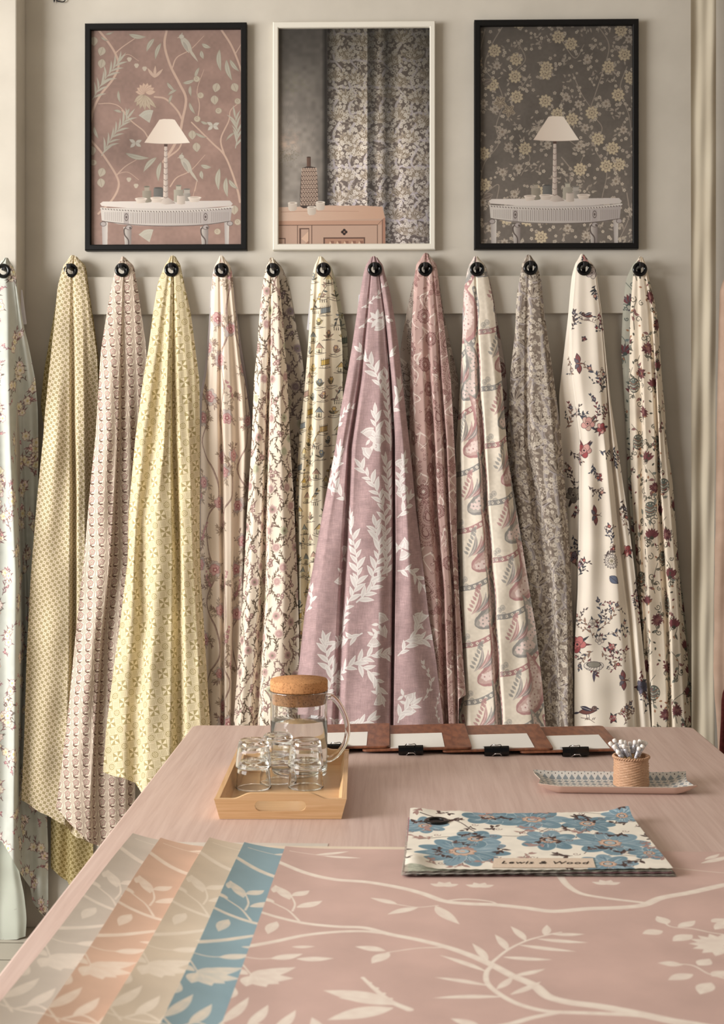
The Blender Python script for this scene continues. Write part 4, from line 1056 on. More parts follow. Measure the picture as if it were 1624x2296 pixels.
def poster_pink():
    c = Cv(675, 965, 1, (150, 121, 110), 405, 130)
    c.mottle(.05, 60, 21); c.mottle(.03, 12, 22)
    br, lf, tan = (190, 160, 142), (172, 166, 150), (186, 150, 130)
    S = lambda L, w0, w1: c.stroke(L, w0, w1, br)
    S([(440, 130), (480, 180), (515, 235), (530, 290), (505, 350), (450, 420), (420, 480), (405, 540)], 9, 10); S([(515, 235), (550, 205), (610, 165)], 6, 3)
    S([(745, 130), (735, 200), (760, 290), (800, 370), (830, 440), (815, 530), (800, 600), (770, 660), (730, 720)], 10, 12); S([(770, 300), (790, 255), (850, 220), (910, 160)], 6, 2); S([(690, 430), (740, 440), (790, 490), (812, 530)], 7, 9)
    S([(985, 130), (1030, 200), (1060, 270), (1080, 330)], 9, 8); S([(1050, 240), (1080, 190)], 5, 3); S([(855, 545), (900, 590), (950, 640), (1000, 690), (1035, 770), (1060, 850), (1070, 900)], 6, 10)
    S([(1000, 690), (985, 620), (1020, 540), (1030, 490), (1080, 450)], 8, 3); S([(405, 620), (440, 660), (470, 700), (520, 780), (530, 830), (500, 890), (440, 950)], 9, 9); S([(520, 780), (560, 740), (610, 710)], 6, 3)
    S([(545, 490), (590, 540), (640, 580), (660, 610)], 5, 6); S([(440, 460), (490, 458), (530, 470), (560, 500)], 3, 4); S([(880, 540), (890, 470), (880, 400), (910, 310)], 5, 2); S([(750, 700), (800, 660), (820, 600)], 8, 5); S([(760, 830), (790, 790), (850, 760), (915, 690)], 6, 2)
    S([(530, 270), (570, 240), (620, 270)], 3, 2); S([(520, 775), (570, 765), (620, 800)], 3, 2); S([(870, 850), (880, 800), (860, 880)], 3, 2)
    for x, y in ((455, 225), (455, 280), (965, 390), (1047, 390), (957, 445), (858, 600), (877, 655), (455, 765), (452, 812), (420, 180), (1045, 935), (412, 668)):
        t = R_(1.1, 2.0); c.leaf(x - 20 * math.cos(t), y - 20 * math.sin(t), t, 42, 36, (176, 164, 146), line=(140, 124, 108), vein=(140, 124, 108), lw=1.4, p=.8)
    for x, y, a, L, W in ((650, 165, .1, -1, 0), (575, 150, .15, 80, 20), (690, 170, 2.1, 70, 20), (720, 190, 1.9, 80, 18), (980, 220, 1.5, 100, 22), (1010, 265, 1.3, 100, 22), (1025, 265, .9, 70, 18), (745, 365, .8, 55, 14), (790, 400, 2.6, 50, 12), (770, 420, 1.9, 45, 12),
                          (560, 680, .2, 110, 22), (700, 700, 2.3, 90, 22), (720, 720, 1.7, 90, 20), (980, 750, 1.6, 100, 24), (1010, 790, 1.5, 90, 22), (1020, 800, .8, 60, 18), (815, 370, -.3, 60, 16), (850, 380, 1.5, 50, 14), (890, 300, 1.9, 60, 14), (895, 540, .3, 40, 12), (845, 455, 1.1, 60, 14),
                          (900, 195, .4, 45, 18), (898, 225, 1.3, 40, 18), (895, 735, .2, 50, 18), (898, 760, 1.4, 40, 18), (545, 500, 3.4, 40, 12), (580, 480, 1.9, 50, 12), (530, 400, 1.4, 60, 12), (450, 160, .5, 40, 9), (470, 150, -.3, 40, 9), (1050, 590, 2.4, 60, 10), (870, 590, .4, 60, 12), (420, 560, 1.2, 60, 14)):
        if L > 0: c.leaf(x, y, a, L, W, lf, line=(140, 128, 112), vein=(140, 128, 112), lw=1.2, bend=.15)
    for bx, by in ((455, 690), (415, 440), (1050, 660)):                       # fern fronds
        p = [(bx, by), (bx + 40, by - 70), (bx + 110, by - 160)] if bx < 1000 else [(bx, by), (bx + 10, by - 60), (bx, by - 130)]
        c.branch(p, 4, lf, 62, 9, 14, spread=.55, jit=.1, bend=.15)
    def bird_(x, y):
        c.leaf(x - 2, y - 24, .95, 92, 34, (176, 168, 154), line=(146, 132, 118), lw=1.4); c.ell(x + 2, y - 22, 12, 11, (180, 172, 158), line=(146, 132, 118), lw=1.2); c.leaf(x + 30, y + 26, .95, 80, 12, (178, 168, 152)); c.leaf(x + 8, y - 4, 1.1, 62, 18, (160, 152, 140), line=(200, 190, 174), lw=1.2); c.leaf(x - 8, y - 20, 2.7, 9, 4, (190, 170, 150)); c.leaf(x + 2, y - 30, -1.2, 12, 4, lf)
    bird_(808, 185); bird_(808, 720)
    for i in range(8): c.leaf(650, 412, PI + .1 + i * .42, 46, 24, (196, 166, 146), line=(160, 128, 112), lw=1.3)
    for i in range(6): c.leaf(640, 420, .8 + i * .33, 84 - 6 * i, 22, (182, 164, 142), line=(150, 130, 112), vein=(150, 130, 112), lw=1.3)
    for x, y, a in ((650, 520, .7), (650, 1052, .7), (765, 1080, -1.5)):
        fan(c, x + 18, y + 26, a - 2.6, 58, (178, 172, 158), (146, 134, 120))
    for x, y in ((950, 560), (605, 635)):
        for a in (-2.6, -.4, 2.4, .6): c.leaf(x, y, a, 32, 17, (184, 176, 164), line=(146, 132, 118), lw=1.3)
    for x, y in ((578, 262), (610, 290), (646, 304), (576, 798), (608, 826)): c.flower(x, y, 11, 3, (186, 172, 154), .5, .25); 
    for x, y in ((1060, 452), (975, 494), (1060, 990), (970, 1032), (895, 425), (878, 352), (880, 530), (418, 722)): c.ell(x, y, 15, 14, (180, 166, 146), line=(146, 128, 112), lw=1.5); c.ell(x - 2, y - 2, 5, 6, None, line=(146, 128, 112), lw=1.5)
    for i in range(3): c.leaf(690, 345, -2.2 + i * .7, 55, 13, (190, 162, 144))
    fade(c, lambda X, Y: 1.0 + .13 * (Y - .45) - .16 * np.exp(-((X - .22) ** 2 / .03 + (Y - .56) ** 2 / .01)) - .05 * (1 - X))
    lamp_table(c, 0, 0, 0)
    return c

def poster_grey():
    c = Cv(683, 973, 1, (102, 94, 87), 535, 115)
    c.mottle(.06, 60, 23); c.mottle(.03, 10, 24)
    a1, a2, st = (160, 148, 134), (180, 164, 136), (142, 130, 118)
    for i, pts in enumerate(([(640, 115), (590, 200), (560, 300), (620, 380), (640, 460), (610, 560), (620, 640), (560, 720), (540, 800)], [(760, 330), (720, 390), (660, 450)], [(700, 180), (740, 260), (700, 310)], [(1060, 115), (1110, 200), (1090, 300), (1050, 420), (1030, 500), (1080, 570), (1050, 660), (1100, 760), (1080, 880)],
                                 [(950, 330), (990, 420), (1030, 480)], [(1190, 300), (1160, 400), (1200, 520), (1210, 640)], [(840, 560), (900, 600), (980, 660)], [(700, 640), (760, 700), (720, 780)], [(900, 700), (960, 760), (1000, 690)], [(560, 860), (620, 820), (610, 900)], [(1190, 860), (1200, 960), (1160, 1060)], [(560, 130), (540, 220)], [(900, 180), (960, 260), (1000, 200)])):
        c.stroke(pts, 5, 3, st)
    spots = jitgrid(683, 973, 92, .32, 535, 115)
    for i, (x, y) in enumerate(spots):
        for q in range(9): c.leaf(x + R_(-28, 28), y + R_(-26, 26), R_(0, 6.3), R_(14, 24), R_(5, 8), a1 if q % 3 else (144, 132, 120), vein=(116, 104, 96), lw=.9)
        for q in range(6): c.flower(x + R_(-46, 46), y + R_(-46, 46), R_(6, 9), 5, random.choice((a1, (172, 160, 144))), R_(0, 6), .35, ctr=(130, 116, 104), cr=.25)
        if i % 3 == 0:
            c.flower(x, y, 31, 9, a2, R_(0, 6), .3, line=(120, 106, 92), lw=1.4); c.flower(x, y, 21, 8, (150, 134, 114), R_(0, 6), .3, line=(196, 182, 154), lw=1.4); c.flower(x, y, 10, 6, a2, 0, .2, ctr=(120, 106, 90), cr=.4)
        elif i % 3 == 1: c.flower(x, y, 20, 7, a1, R_(0, 6), .35, line=(120, 108, 98), lw=1.2, ctr=(128, 114, 100), cr=.3)
    for x, y in ((628, 455), (666, 492)):
        for q in range(5): c.leaf(x, y, q * 1.26 + .4, 32, 19, (120, 106, 94), line=(186, 170, 140), vein=(186, 170, 140), lw=1.5)
    for x, y in ((573, 363), (573, 872)): c.leaf(x - 22, y + 10, -.4, 48, 30, (112, 100, 92), line=(160, 148, 132), vein=(160, 148, 132), lw=1.6)
    fade(c, lambda X, Y: .80 + .36 * Y - .10 * np.exp(-((X - .28) ** 2 / .02 + (Y - .55) ** 2 / .01)) + .04 * X)
    lamp_table(c, 130, -12, 0)
    c.a[...] *= .97
    return c

def poster_curtain():
    c = Cv(1378, 1962, .5, (104, 98, 92), 100, 90)
    c.mottle(.12, 260, 25); c.mottle(.08, 40, 26)
    rg = np.random.default_rng(4)
    for q in range(14):
        x, y = R_(120, 500), R_(560, 1250); c.stroke([(x, y), (x + R_(-30, 30), y + R_(30, 90)), (x + R_(-50, 50), y + R_(90, 190))], 2.2, 1, (84, 78, 74), a=.5)
    for q in range(160): c.ell(180 + rg.normal() * 50, 1235 + rg.normal() * 45, R_(2, 6), R_(2, 5), (82, 76, 62), a=.5)
    for q in range(60): c.ell(260 + rg.normal() * 90, 600 + rg.normal() * 60, R_(10, 26), R_(8, 22), (104, 102, 80), a=.10); c.ell(190 + rg.normal() * 60, 1130 + rg.normal() * 60, R_(10, 30), R_(10, 24), (150, 124, 108), a=.10)
    fade(c, lambda X, Y: np.where(X < .33, (.55 + .75 * np.clip((Y - .05) / .5, 0, 1) * np.clip(1.2 - X * 2.2, 0, 1) + .18) * np.clip((.335 - X) / .05, .45, 1), 1.0))
    wall_keep = c.a.copy()
    # the patterned curtain
    X0 = 545
    c.rect(X0, 60, 1500, 2100, (96, 86, 80))
    for (x, y) in jitgrid(960, 2020, 40, .4, X0 + 6, 90): c.leaf(x, y, R_(0, 6.3), R_(26, 44), R_(10, 16), (124, 114, 104), bend=.15)
    for q in range(7):
        x = X0 + 60 + q * 140
        for y in range(110, 2000, 240):
            c.stroke([(x + 50, y - 120), (x, y - 30), (x + 14, y + 40), (x + 74, y + 110)], 26, 14, (160, 152, 152)); c.stroke([(x - 70, y + 30), (x, y + 44), (x + 80, y + 20)], 24, 16, (156, 148, 150))
    for (x, y) in jitgrid(900, 1960, 200, .2, X0 + 80, 180):
        for q in range(7): c.leaf(x, y + 60, -PI / 2 + (q - 3) * .36, 120, 36, (112, 100, 86), line=(170, 158, 140), vein=(170, 158, 140), lw=3.5, bend=.1)
    for (x, y) in jitgrid(930, 2020, 37, .42, X0 + 12, 90):
        k = random.random()
        if k < .5: c.flower(x, y, R_(13, 19), 5, (176, 168, 156), R_(0, 6), .32, ctr=(120, 108, 98), cr=.2)
        elif k < .85: c.leaf(x, y, R_(0, 6.3), R_(24, 38), R_(12, 17), (168, 158, 144), vein=(116, 104, 94), lw=2)
        else: c.dots(x, y, 5, 7, 13, (180, 172, 160))
    m = np.array([[545, .5], [580, .75], [650, 1.1], [760, 1.0], [870, 1.12], [905, 1.1], [912, .62], [960, .66], [1010, 1.05], [1040, .9], [1080, .6], [1130, .8], [1200, 1.08], [1290, .98], [1380, .86], [1440, .8], [1478, .62]])
    Xs = c.full()[0][0]; sh = np.interp(Xs, m[:, 0], m[:, 1])[None, :]; Ys = np.linspace(0, 1, c.h)[:, None]
    # (the folds are part of the photograph that is printed on the poster)
    tone = (sh ** 1.25) * (.55 + .62 * np.clip(Ys / .55, 0, 1))
    i0 = int((X0 - 100) * .5)
    c.a[:, i0:] *= tone[:, i0:, None].astype(np.float32)
    c.a[:, i0:, 2] *= (.97 + .08 * Ys)
    c.a[:, :i0 + 1] = wall_keep[:, :i0 + 1]
    c.rect(X0 - 2, 60, X0 + 3, 1710, (66, 60, 58), .8)
    # the sideboard
    w1, w2, wd = (188, 156, 136), (206, 176, 156), (104, 78, 68)
    c.poly([(90, 1710), (560, 1690), (1045, 1708), (1068, 1800), (1070, 2080), (90, 2080)], w1)
    c.poly([(90, 1706), (850, 1692), (1045, 1706), (1062, 1812), (90, 1836)], w2, shade=(196, 156, 132)); c.stroke([(130, 1750), (400, 1742), (830, 1746)], 5, 3, (156, 112, 92), a=.6)
    c.rect(90, 1830, 1042, 1868, (188, 146, 124)); c.rect(90, 1866, 1000, 1872, wd); c.stroke([(1000, 1868), (1044, 1822)], 3, 3, wd); c.rect(996, 1866, 1002, 2080, wd); c.rect(1040, 1822, 1046, 2080, wd)
    c.poly([(1046, 1815), (1070, 1800), (1072, 2080), (1046, 2080)], (168, 124, 104)); c.rect(275, 1872, 281, 2080, wd); c.rect(404, 1872, 411, 2080, wd); c.rect(294, 1896, 384, 2080, wd); c.rect(310, 1906, 378, 2080, w1); c.poly([(312, 1990), (376, 1925), (376, 2040)], (214, 178, 152)); c.poly([(312, 2080), (376, 2010), (376, 2080)], (160, 120, 100))
    c.rect(512, 1980, 888, 2080, wd); c.rect(526, 1992, 876, 2080, (176, 134, 112))
    for q in range(5): c.poly([(540 + q * 66, 2080), (573 + q * 66, 2012), (606 + q * 66, 2080)], (216, 182, 156)); c.poly([(573 + q * 66, 2012), (606 + q * 66, 2012), (606 + q * 66, 2080)], (146, 104, 88))
    c.rect(90, 1985, 170, 1993, wd); c.rect(162, 1985, 170, 2080, wd)
    for a in range(4): c.ell(700 + 16 * math.cos(a * PI / 2), 1932 + 16 * math.sin(a * PI / 2), 13, 13, (52, 42, 40))
    c.ell(700, 1932, 8, 8, (160, 120, 100))
    for q in range(60): c.stroke([(R_(100, 1030), R_(1720, 1826)), (R_(100, 1030), R_(1720, 1826))], 1, 1, (170, 128, 106), a=0.05)
    # the patterned bottle
    bt = (70, 60, 56)
    c.poly([(362, 1255), (398, 1255), (398, 1340), (440, 1348), (456, 1420), (464, 1560), (460, 1690), (440, 1712), (330, 1716), (304, 1700), (300, 1600), (308, 1450), (322, 1352), (362, 1340)], bt, shade=(60, 50, 46))
    c.rect(362, 1255, 397, 1340, (112, 86, 74), shade=(90, 68, 60)); c.ell(380, 1256, 18, 5, (70, 54, 48))
    for r in range(9):
        y = 1368 + r * 38; x0 = 320 - r * 1.5; x1 = 448 + r * 1.6
        if r >= 8: y = 1672
        pts = []
        for q in range(7):
            x = x0 + (x1 - x0) * (q + .0) / 6
            pts += [(x, y - 10), (x, y + 10), (x + (x1 - x0) / 12, y + 12), (x + (x1 - x0) / 12, y - 10)]
        c.stroke([p for p in pts if p[0] < x1 + 2], 6, 6, (206, 178, 158), sm=2); c.stroke([(x0 - 6, y + 20), (x1 + 6, y + 20)], 3, 3, (160, 132, 116))
    for x, y in ((233, 1700), (484, 1695), (406, 1738)):
        c.poly([(x - 42, y - 32), (x + 42, y - 32), (x + 38, y + 26), (x + 20, y + 40), (x - 20, y + 42), (x - 36, y + 26)], (214, 202, 188), shade=(182, 166, 152)); c.ell(x, y - 32, 42, 10, (170, 154, 140), line=(222, 212, 200), lw=4)
    return c

# --- the sheets of branch wallpaper: one drawing, in millimetres from the sheet's far left corner
TABLE_Z = 0.76
def wallpaper_art(corner):
    cx, cy = corner
    c = Cv(900, 1050, 1.6, (0, 0, 0), 0, 0)
    def mm(L):
        out = []
        for x, y in L:
            q = T(300 + x * .815, 1850 + y * .815, TABLE_Z + .004)
            out.append(((q[0] - cx) * 1000, (cy - q[1]) * 1000))
        return out
    W, S, V = (255, 255, 255), (240, 240, 240), (200, 200, 200)
    def st(L, w0, w1):
        w0 *= 1.35; w1 *= 1.35
        c.stroke(mm(L), w0, w1, S, sm=8)
        q = catmull(mm(L), 8); c.stroke([(a, b - w0 * .18) for a, b in q], w0 * .45, w1 * .45, W, sm=1)
    def lf(b, t, w):
        w *= 1.3
        (x0, y0), (x1, y1) = mm([b, t]); c.leafto(x0, y0, x1, y1, w, S, vein=W, lw=1.4, bend=.06)
        c.leafto(x0, y0, x0 + (x1 - x0) * .95, y0 + (y1 - y0) * .95, w * .35, W, a=.5)
    st([(395, 96), (480, 122), (560, 138), (650, 145), (740, 160), (800, 175), (860, 195), (920, 202), (1000, 205), (1080, 213), (1160, 222), (1250, 215), (1330, 212), (1400, 205), (1450, 185), (1530, 170), (1630, 148), (1720, 140)], 9, 12)
    st([(860, 195), (920, 190), (985, 196), (1010, 206)], 4, 3); st([(1165, 120), (1190, 150), (1225, 172), (1270, 182), (1330, 190), (1400, 198)], 9, 6)
    st([(345, 230), (420, 245), (500, 258), (580, 265), (650, 268), (720, 285), (800, 300), (880, 320), (940, 340), (1000, 365), (1060, 395), (1120, 420), (1160, 450), (1220, 466), (1300, 476), (1390, 492), (1500, 515), (1640, 545)], 6, 14)
    st([(310, 332), (400, 310), (480, 290), (560, 280), (640, 277), (700, 282)], 8, 6); st([(470, 250), (440, 225), (410, 212), (370, 198)], 3, 2); st([(450, 225), (455, 205), (440, 180)], 3, 2)
    for b, t, w in (((400, 205), (355, 196), 10), ((440, 195), (395, 160), 15), ((445, 185), (492, 168), 15), ((460, 215), (530, 195), 16), ((410, 255), (388, 290), 14), ((395, 180), (400, 160), 10)): lf(b, t, w)
    st([(735, 205), (790, 212), (845, 207)], 2.2, 2)
    for b, t, w in (((735, 205), (658, 187), 12), ((792, 212), (708, 232), 14), ((838, 208), (908, 258), 16)): lf(b, t, w)
    st([(880, 320), (800, 322), (715, 334)], 2.4, 2)
    for b, t, w in (((712, 330), (626, 318), 14), ((722, 334), (676, 364), 16)): lf(b, t, w)
    st([(1000, 362), (1040, 328), (1090, 302), (1150, 285), (1185, 278)], 4, 2.5)
    for b, t in (((1042, 328), (1004, 284)), ((1090, 302), (1045, 262)), ((1140, 287), (1144, 258)), ((1160, 284), (1250, 283)), ((1120, 296), (1262, 306)), ((1070, 312), (1232, 330)), ((1030, 345), (1168, 352)), ((990, 358), (944, 308))): lf(b, t, 10)
    st([(1004, 368), (990, 386), (994, 415), (1030, 445), (1085, 472), (1160, 490), (1250, 494), (1400, 500), (1520, 515), (1640, 535)], 5, 9)
    for b, t in (((990, 385), (856, 340)), ((996, 422), (846, 400)), ((1040, 452), (846, 456)), ((1020, 432), (1062, 396)), ((1062, 396), (1150, 376)), ((1058, 446), (1140, 410))): lf(b, t, 9)
    st([(870, 548), (960, 538), (1050, 528), (1120, 508), (1200, 492)], 9, 6); lf((985, 535), (900, 510), 13)
    st([(655, 402), (690, 432), (735, 465), (788, 487)], 4, 8)
    for k in range(5):
        (x, y), = mm([(655 + k * 20, 402 + k * 14)]); c.ell(x, y, 3.2, 3.2, W)
    for b, t, w in (((752, 474), (548, 436), 26), ((745, 482), (565, 516), 24), ((752, 474), (590, 456), 12)): lf(b, t, w)
    st([(290, 378), (320, 372), (350, 398)], 2.6, 2)
    for b, t, w in (((345, 402), (472, 374), 20), ((345, 404), (468, 404), 22), ((348, 398), (440, 388), 22), ((360, 402), (395, 430), 20), ((352, 402), (340, 432), 16), ((372, 405), (430, 420), 18), ((300, 388), (345, 400), 14)): lf(b, t, w)
    st([(310, 352), (370, 356), (420, 350)], 2.2, 1.8); lf((400, 354), (488, 338), 15); lf((470, 352), (574, 350), 13); lf((455, 320), (520, 318), 8)
    st([(235, 500), (275, 530), (320, 560)], 3, 3); st([(235, 545), (300, 552), (420, 548)], 3, 3); st([(330, 548), (380, 530), (450, 555)], 3, 3)
    for b, t in (((280, 535), (350, 458)), ((350, 540), (404, 476)), ((420, 552), (480, 488)), ((548, 556), (524, 508)), ((200, 500), (312, 440)), ((290, 470), (310, 436))): lf(b, t, 12)
    st([(1640, 285), (1590, 278), (1540, 268), (1480, 262), (1450, 240)], 3, 2)
    for b, t, w in (((1470, 256), (1440, 234), 16), ((1500, 264), (1546, 246), 14), ((1460, 274), (1404, 282), 18), ((1540, 284), (1488, 302), 18), ((1600, 270), (1640, 240), 16), ((1590, 250), (1624, 240), 14)): lf(b, t, w)
    for q in range(9):
        a = 2.0 + q * .42; (x, y), = mm([(1625, 312)]); c.leaf(x, y, a, 46, 20, S, vein=W, lw=1.6)
    st([(1640, 402), (1590, 388), (1545, 366), (1480, 362)], 3, 2)
    for b, t, w in (((1520, 365), (1450, 360), 14), ((1550, 390), (1482, 406), 16), ((1600, 412), (1572, 444), 18), ((1562, 366), (1592, 348), 16), ((1600, 395), (1640, 380), 16)): lf(b, t, w)
    st([(430, 66), (500, 72), (560, 78)], 1.8, 1.5); lf((500, 72), (592, 62), 10); lf((520, 74), (628, 80), 9)
    st([(1470, 104), (1550, 112), (1640, 120)], 2, 2); lf((1550, 92), (1640, 68), 12); lf((1560, 82), (1600, 66), 9)
    for x, y in ((858, 148), (955, 150), (1300, 142)):
        for q in range(4): (xx, yy), = mm([(x, y + 8)]); c.leaf(xx, yy, -2.6 + q * .7, 26, 14, S, vein=W, lw=1.4)
    n = vnoise(c.h, c.w, 16, 40); c.a *= (.90 + .14 * n)[..., None]
    return c
# ------------------------------------------------------------------ materials in use
M = {}
M['wall'] = mottled('painted_wall', (199, 192, 180), (207, 200, 188), nscale=2.2, rough=.75, spec=.25, bump=.05, dist=.002)
M['rail'] = mottled('painted_rail', (202, 195, 183), (208, 201, 189), nscale=3, rough=.55, spec=.35, bump=.03)
M['black_frame'] = plain('black_frame', (17, 16, 16), .5, .22)
M['white_frame'] = plain('white_frame', (226, 221, 209), .5, .4)
M['backing'] = plain('frame_backing', (120, 96, 72), .8, .2)
M['black_gloss'] = plain('black_gloss', (9, 8, 9), .16, .4)
M['black_satin'] = plain('black_satin', (26, 23, 24), .4, .4)
M['card'] = plain('white_card', (232, 229, 234), .7, .25)
M['paper'] = plain('white_paper', (236, 233, 228), .75, .25)
M['steel'] = plain('bright_wire', (190, 190, 192), .22, .6, 1.0)
M['eraser'] = plain('white_eraser', (238, 232, 226), .75, .3)
M['pencilwood'] = mottled('pencil_wood', (206, 166, 120), (222, 186, 142), scale=(40, 40, 6), nscale=4, rough=.6)
M['leather'] = mottled('brown_board', (112, 66, 46), (146, 92, 64), scale=(60, 14, 14), nscale=1.5, detail=8, rough=.42, spec=.45, bump=.15)
M['linen'] = mottled('cream_linen', (190, 179, 159), (200, 190, 170), scale=(6, 6, 2), nscale=2, rough=.95, spec=.1, bump=.3, dist=.003)
M['peachcloth'] = mottled('peach_cloth', (170, 144, 126), (182, 156, 138), nscale=5, rough=.95, spec=.1, bump=.2)
M['winecloth'] = mottled('wine_cloth', (78, 36, 34), (96, 46, 43), nscale=30, rough=.95, spec=.1)

def cork():
    N = Nodes('cork'); tc = N.n('ShaderNodeTexCoord')
    v = N.n('ShaderNodeTexVoronoi'); v.inputs['Scale'].default_value = 420
    n = N.n('ShaderNodeTexNoise'); n.inputs['Scale'].default_value = 190; n.inputs['Detail'].default_value = 4
    N.l(tc.outputs['Object'], v.inputs['Vector']); N.l(tc.outputs['Object'], n.inputs['Vector'])
    mx = N.n('ShaderNodeMix', data_type='FLOAT'); mx.inputs[0].default_value = .5
    N.l(v.outputs['Color'], mx.inputs[2]); N.l(n.outputs['Fac'], mx.inputs[3])
    rp = N.n('ShaderNodeValToRGB'); rp.color_ramp.elements[0].position = .22; rp.color_ramp.elements[0].color = lin((140, 92, 56))
    rp.color_ramp.elements[1].position = .5; rp.color_ramp.elements[1].color = lin((204, 150, 102))
    N.l(mx.outputs[0], rp.inputs['Fac']); N.l(rp.outputs['Color'], N.b.inputs['Base Color']); N.set(Roughness=.85, Specular_IOR_Level=.2)
    return N.m
M['cork'] = cork()

def woodgrain(name, c1, c2, c3, axis, freq, rough=.5, spec=.35, bump=.1, dist=2.0, stretch=.06, nscale=9.0):
    """grain running along one axis of the object"""
    N = Nodes(name); tc = N.n('ShaderNodeTexCoord'); mp = N.n('ShaderNodeMapping')
    sc = [freq] * 3; sc[axis] = freq * stretch; mp.inputs['Scale'].default_value = sc
    N.l(tc.outputs['Object'], mp.inputs['Vector'])
    n1 = N.n('ShaderNodeTexNoise'); n1.inputs['Scale'].default_value = nscale; n1.inputs['Detail'].default_value = 8; n1.inputs['Roughness'].default_value = .65; n1.inputs['Distortion'].default_value = dist
    N.l(mp.outputs[0], n1.inputs['Vector'])
    rp = N.n('ShaderNodeValToRGB'); e = rp.color_ramp.elements
    e[0].position = .30; e[0].color = lin(c1); e[1].position = .72; e[1].color = lin(c3); m = e.new(.5); m.color = lin(c2)
    N.l(n1.outputs['Fac'], rp.inputs['Fac']); N.l(rp.outputs['Color'], N.b.inputs['Base Color'])
    bp = N.n('ShaderNodeBump'); bp.inputs['Strength'].default_value = bump; bp.inputs['Distance'].default_value = .001
    N.l(n1.outputs['Fac'], bp.inputs['Height']); N.l(bp.outputs[0], N.b.inputs['Normal'])
    N.set(Roughness=rough, Specular_IOR_Level=spec)
    return N.m
M['table'] = woodgrain('limed_pink_wood', (194, 166, 156), (206, 180, 170), (216, 192, 182), 1, 6.0, rough=.42, spec=.4, bump=.10, dist=.7, nscale=14.0, stretch=.035)
M['bamboo'] = woodgrain('bamboo_x', (206, 160, 112), (222, 180, 132), (232, 194, 150), 0, 14, rough=.38, spec=.45, bump=.04, stretch=.03)
M['bambooy'] = woodgrain('bamboo_y', (206, 160, 112), (222, 180, 132), (232, 194, 150), 1, 14, rough=.38, spec=.45, bump=.04, stretch=.03)
M['wicker'] = woodgrain('wicker_cane', (150, 108, 80), (192, 150, 118), (220, 184, 154), 2, 60, rough=.5, spec=.35, bump=.2, stretch=.8)

def floorboards():
    N = Nodes('painted_boards'); tc = N.n('ShaderNodeTexCoord'); mp = N.n('ShaderNodeMapping')
    N.l(tc.outputs['Object'], mp.inputs['Vector'])
    b = N.n('ShaderNodeTexBrick'); b.offset = .4; b.inputs['Scale'].default_value = 1
    b.inputs['Brick Width'].default_value = 2.4; b.inputs['Row Height'].default_value = .14; b.inputs['Mortar Size'].default_value = .003
    b.inputs['Color1'].default_value = lin((180, 173, 160)); b.inputs['Color2'].default_value = lin((170, 163, 150)); b.inputs['Mortar'].default_value = lin((96, 88, 76))
    N.l(mp.outputs[0], b.inputs['Vector']); N.l(b.outputs['Color'], N.b.inputs['Base Color']); N.set(Roughness=.5, Specular_IOR_Level=.4)
    return N.m
M['floor'] = floorboards()

def glass(name, tint=(1, 1, 1, 1), ior=1.45, rough=0.0):
    N = Nodes(name); N.set(Base_Color=tint, Roughness=rough, IOR=ior, Specular_IOR_Level=.5); N.b.inputs['Transmission Weight'].default_value = 1.0
    return N.m
M['glass'] = glass('clear_glass', (.985, .995, .99, 1)); M['water'] = glass('water', (.96, .99, .985, 1), 1.33)

# ------------------------------------------------------------------ the room
def struct(name, me, mat): return tag(link(name, me, mat), kind='structure')
struct('floor', box('floor', (-4.2, -5.2, -.05), (2.8, .15, 0)), M['floor'])
struct('wall_back', box('wall_back', (-4.2, 0, 0), (2.8, .15, 3.1)), M['wall'])
xr = float(P(37, 600, .10)[0])
struct('wall_pier', box('wall_pier', (-2.6, -.10, 0), (xr, -.0005, 3.1), .004), M['wall'])
struct('ceiling', box('ceiling', (-4.2, -5.2, 3.1), (2.8, .15, 3.2)), M['wall'])
struct('wall_right', box('wall_right', (2.5, -5.2, 0), (2.65, 0, 3.1)), M['wall'])
WX = -3.9
bm = bmesh.new()
for lo, hi in (((WX - .15, -5.2, 0), (WX, 0, .75)), ((WX - .15, -5.2, 2.75), (WX, 0, 3.1)), ((WX - .15, -5.2, .75), (WX, -4.2, 2.75)), ((WX - .15, -.5, .75), (WX, 0, 2.75))): add_box(bm, lo, hi)
struct('wall_left', from_bm('wall_left', bm), M['wall'])
bm = bmesh.new()
for y in (-4.2, -3.0, -1.75, -.56): add_box(bm, (WX - .10, y, .75), (WX - .04, y + .06, 2.75))
for z in (.75, 2.69): add_box(bm, (WX - .10, -4.2, z), (WX - .04, -.5, z + .06))
struct('window_1', from_bm('window_1', bm), M['white_frame'])

# rail
a = P(150, 620, .022); b = P(1447, 704, .022)
ra = float(a[0]); rb = float(b[0]); rz1 = float(P(800, 619, .022)[2]); rz0 = float(P(800, 703.5, .022)[2])
struct('trim_1', box('trim_1', (ra, -.022, rz0), (rb, -.0005, rz1), .002), M['rail'])

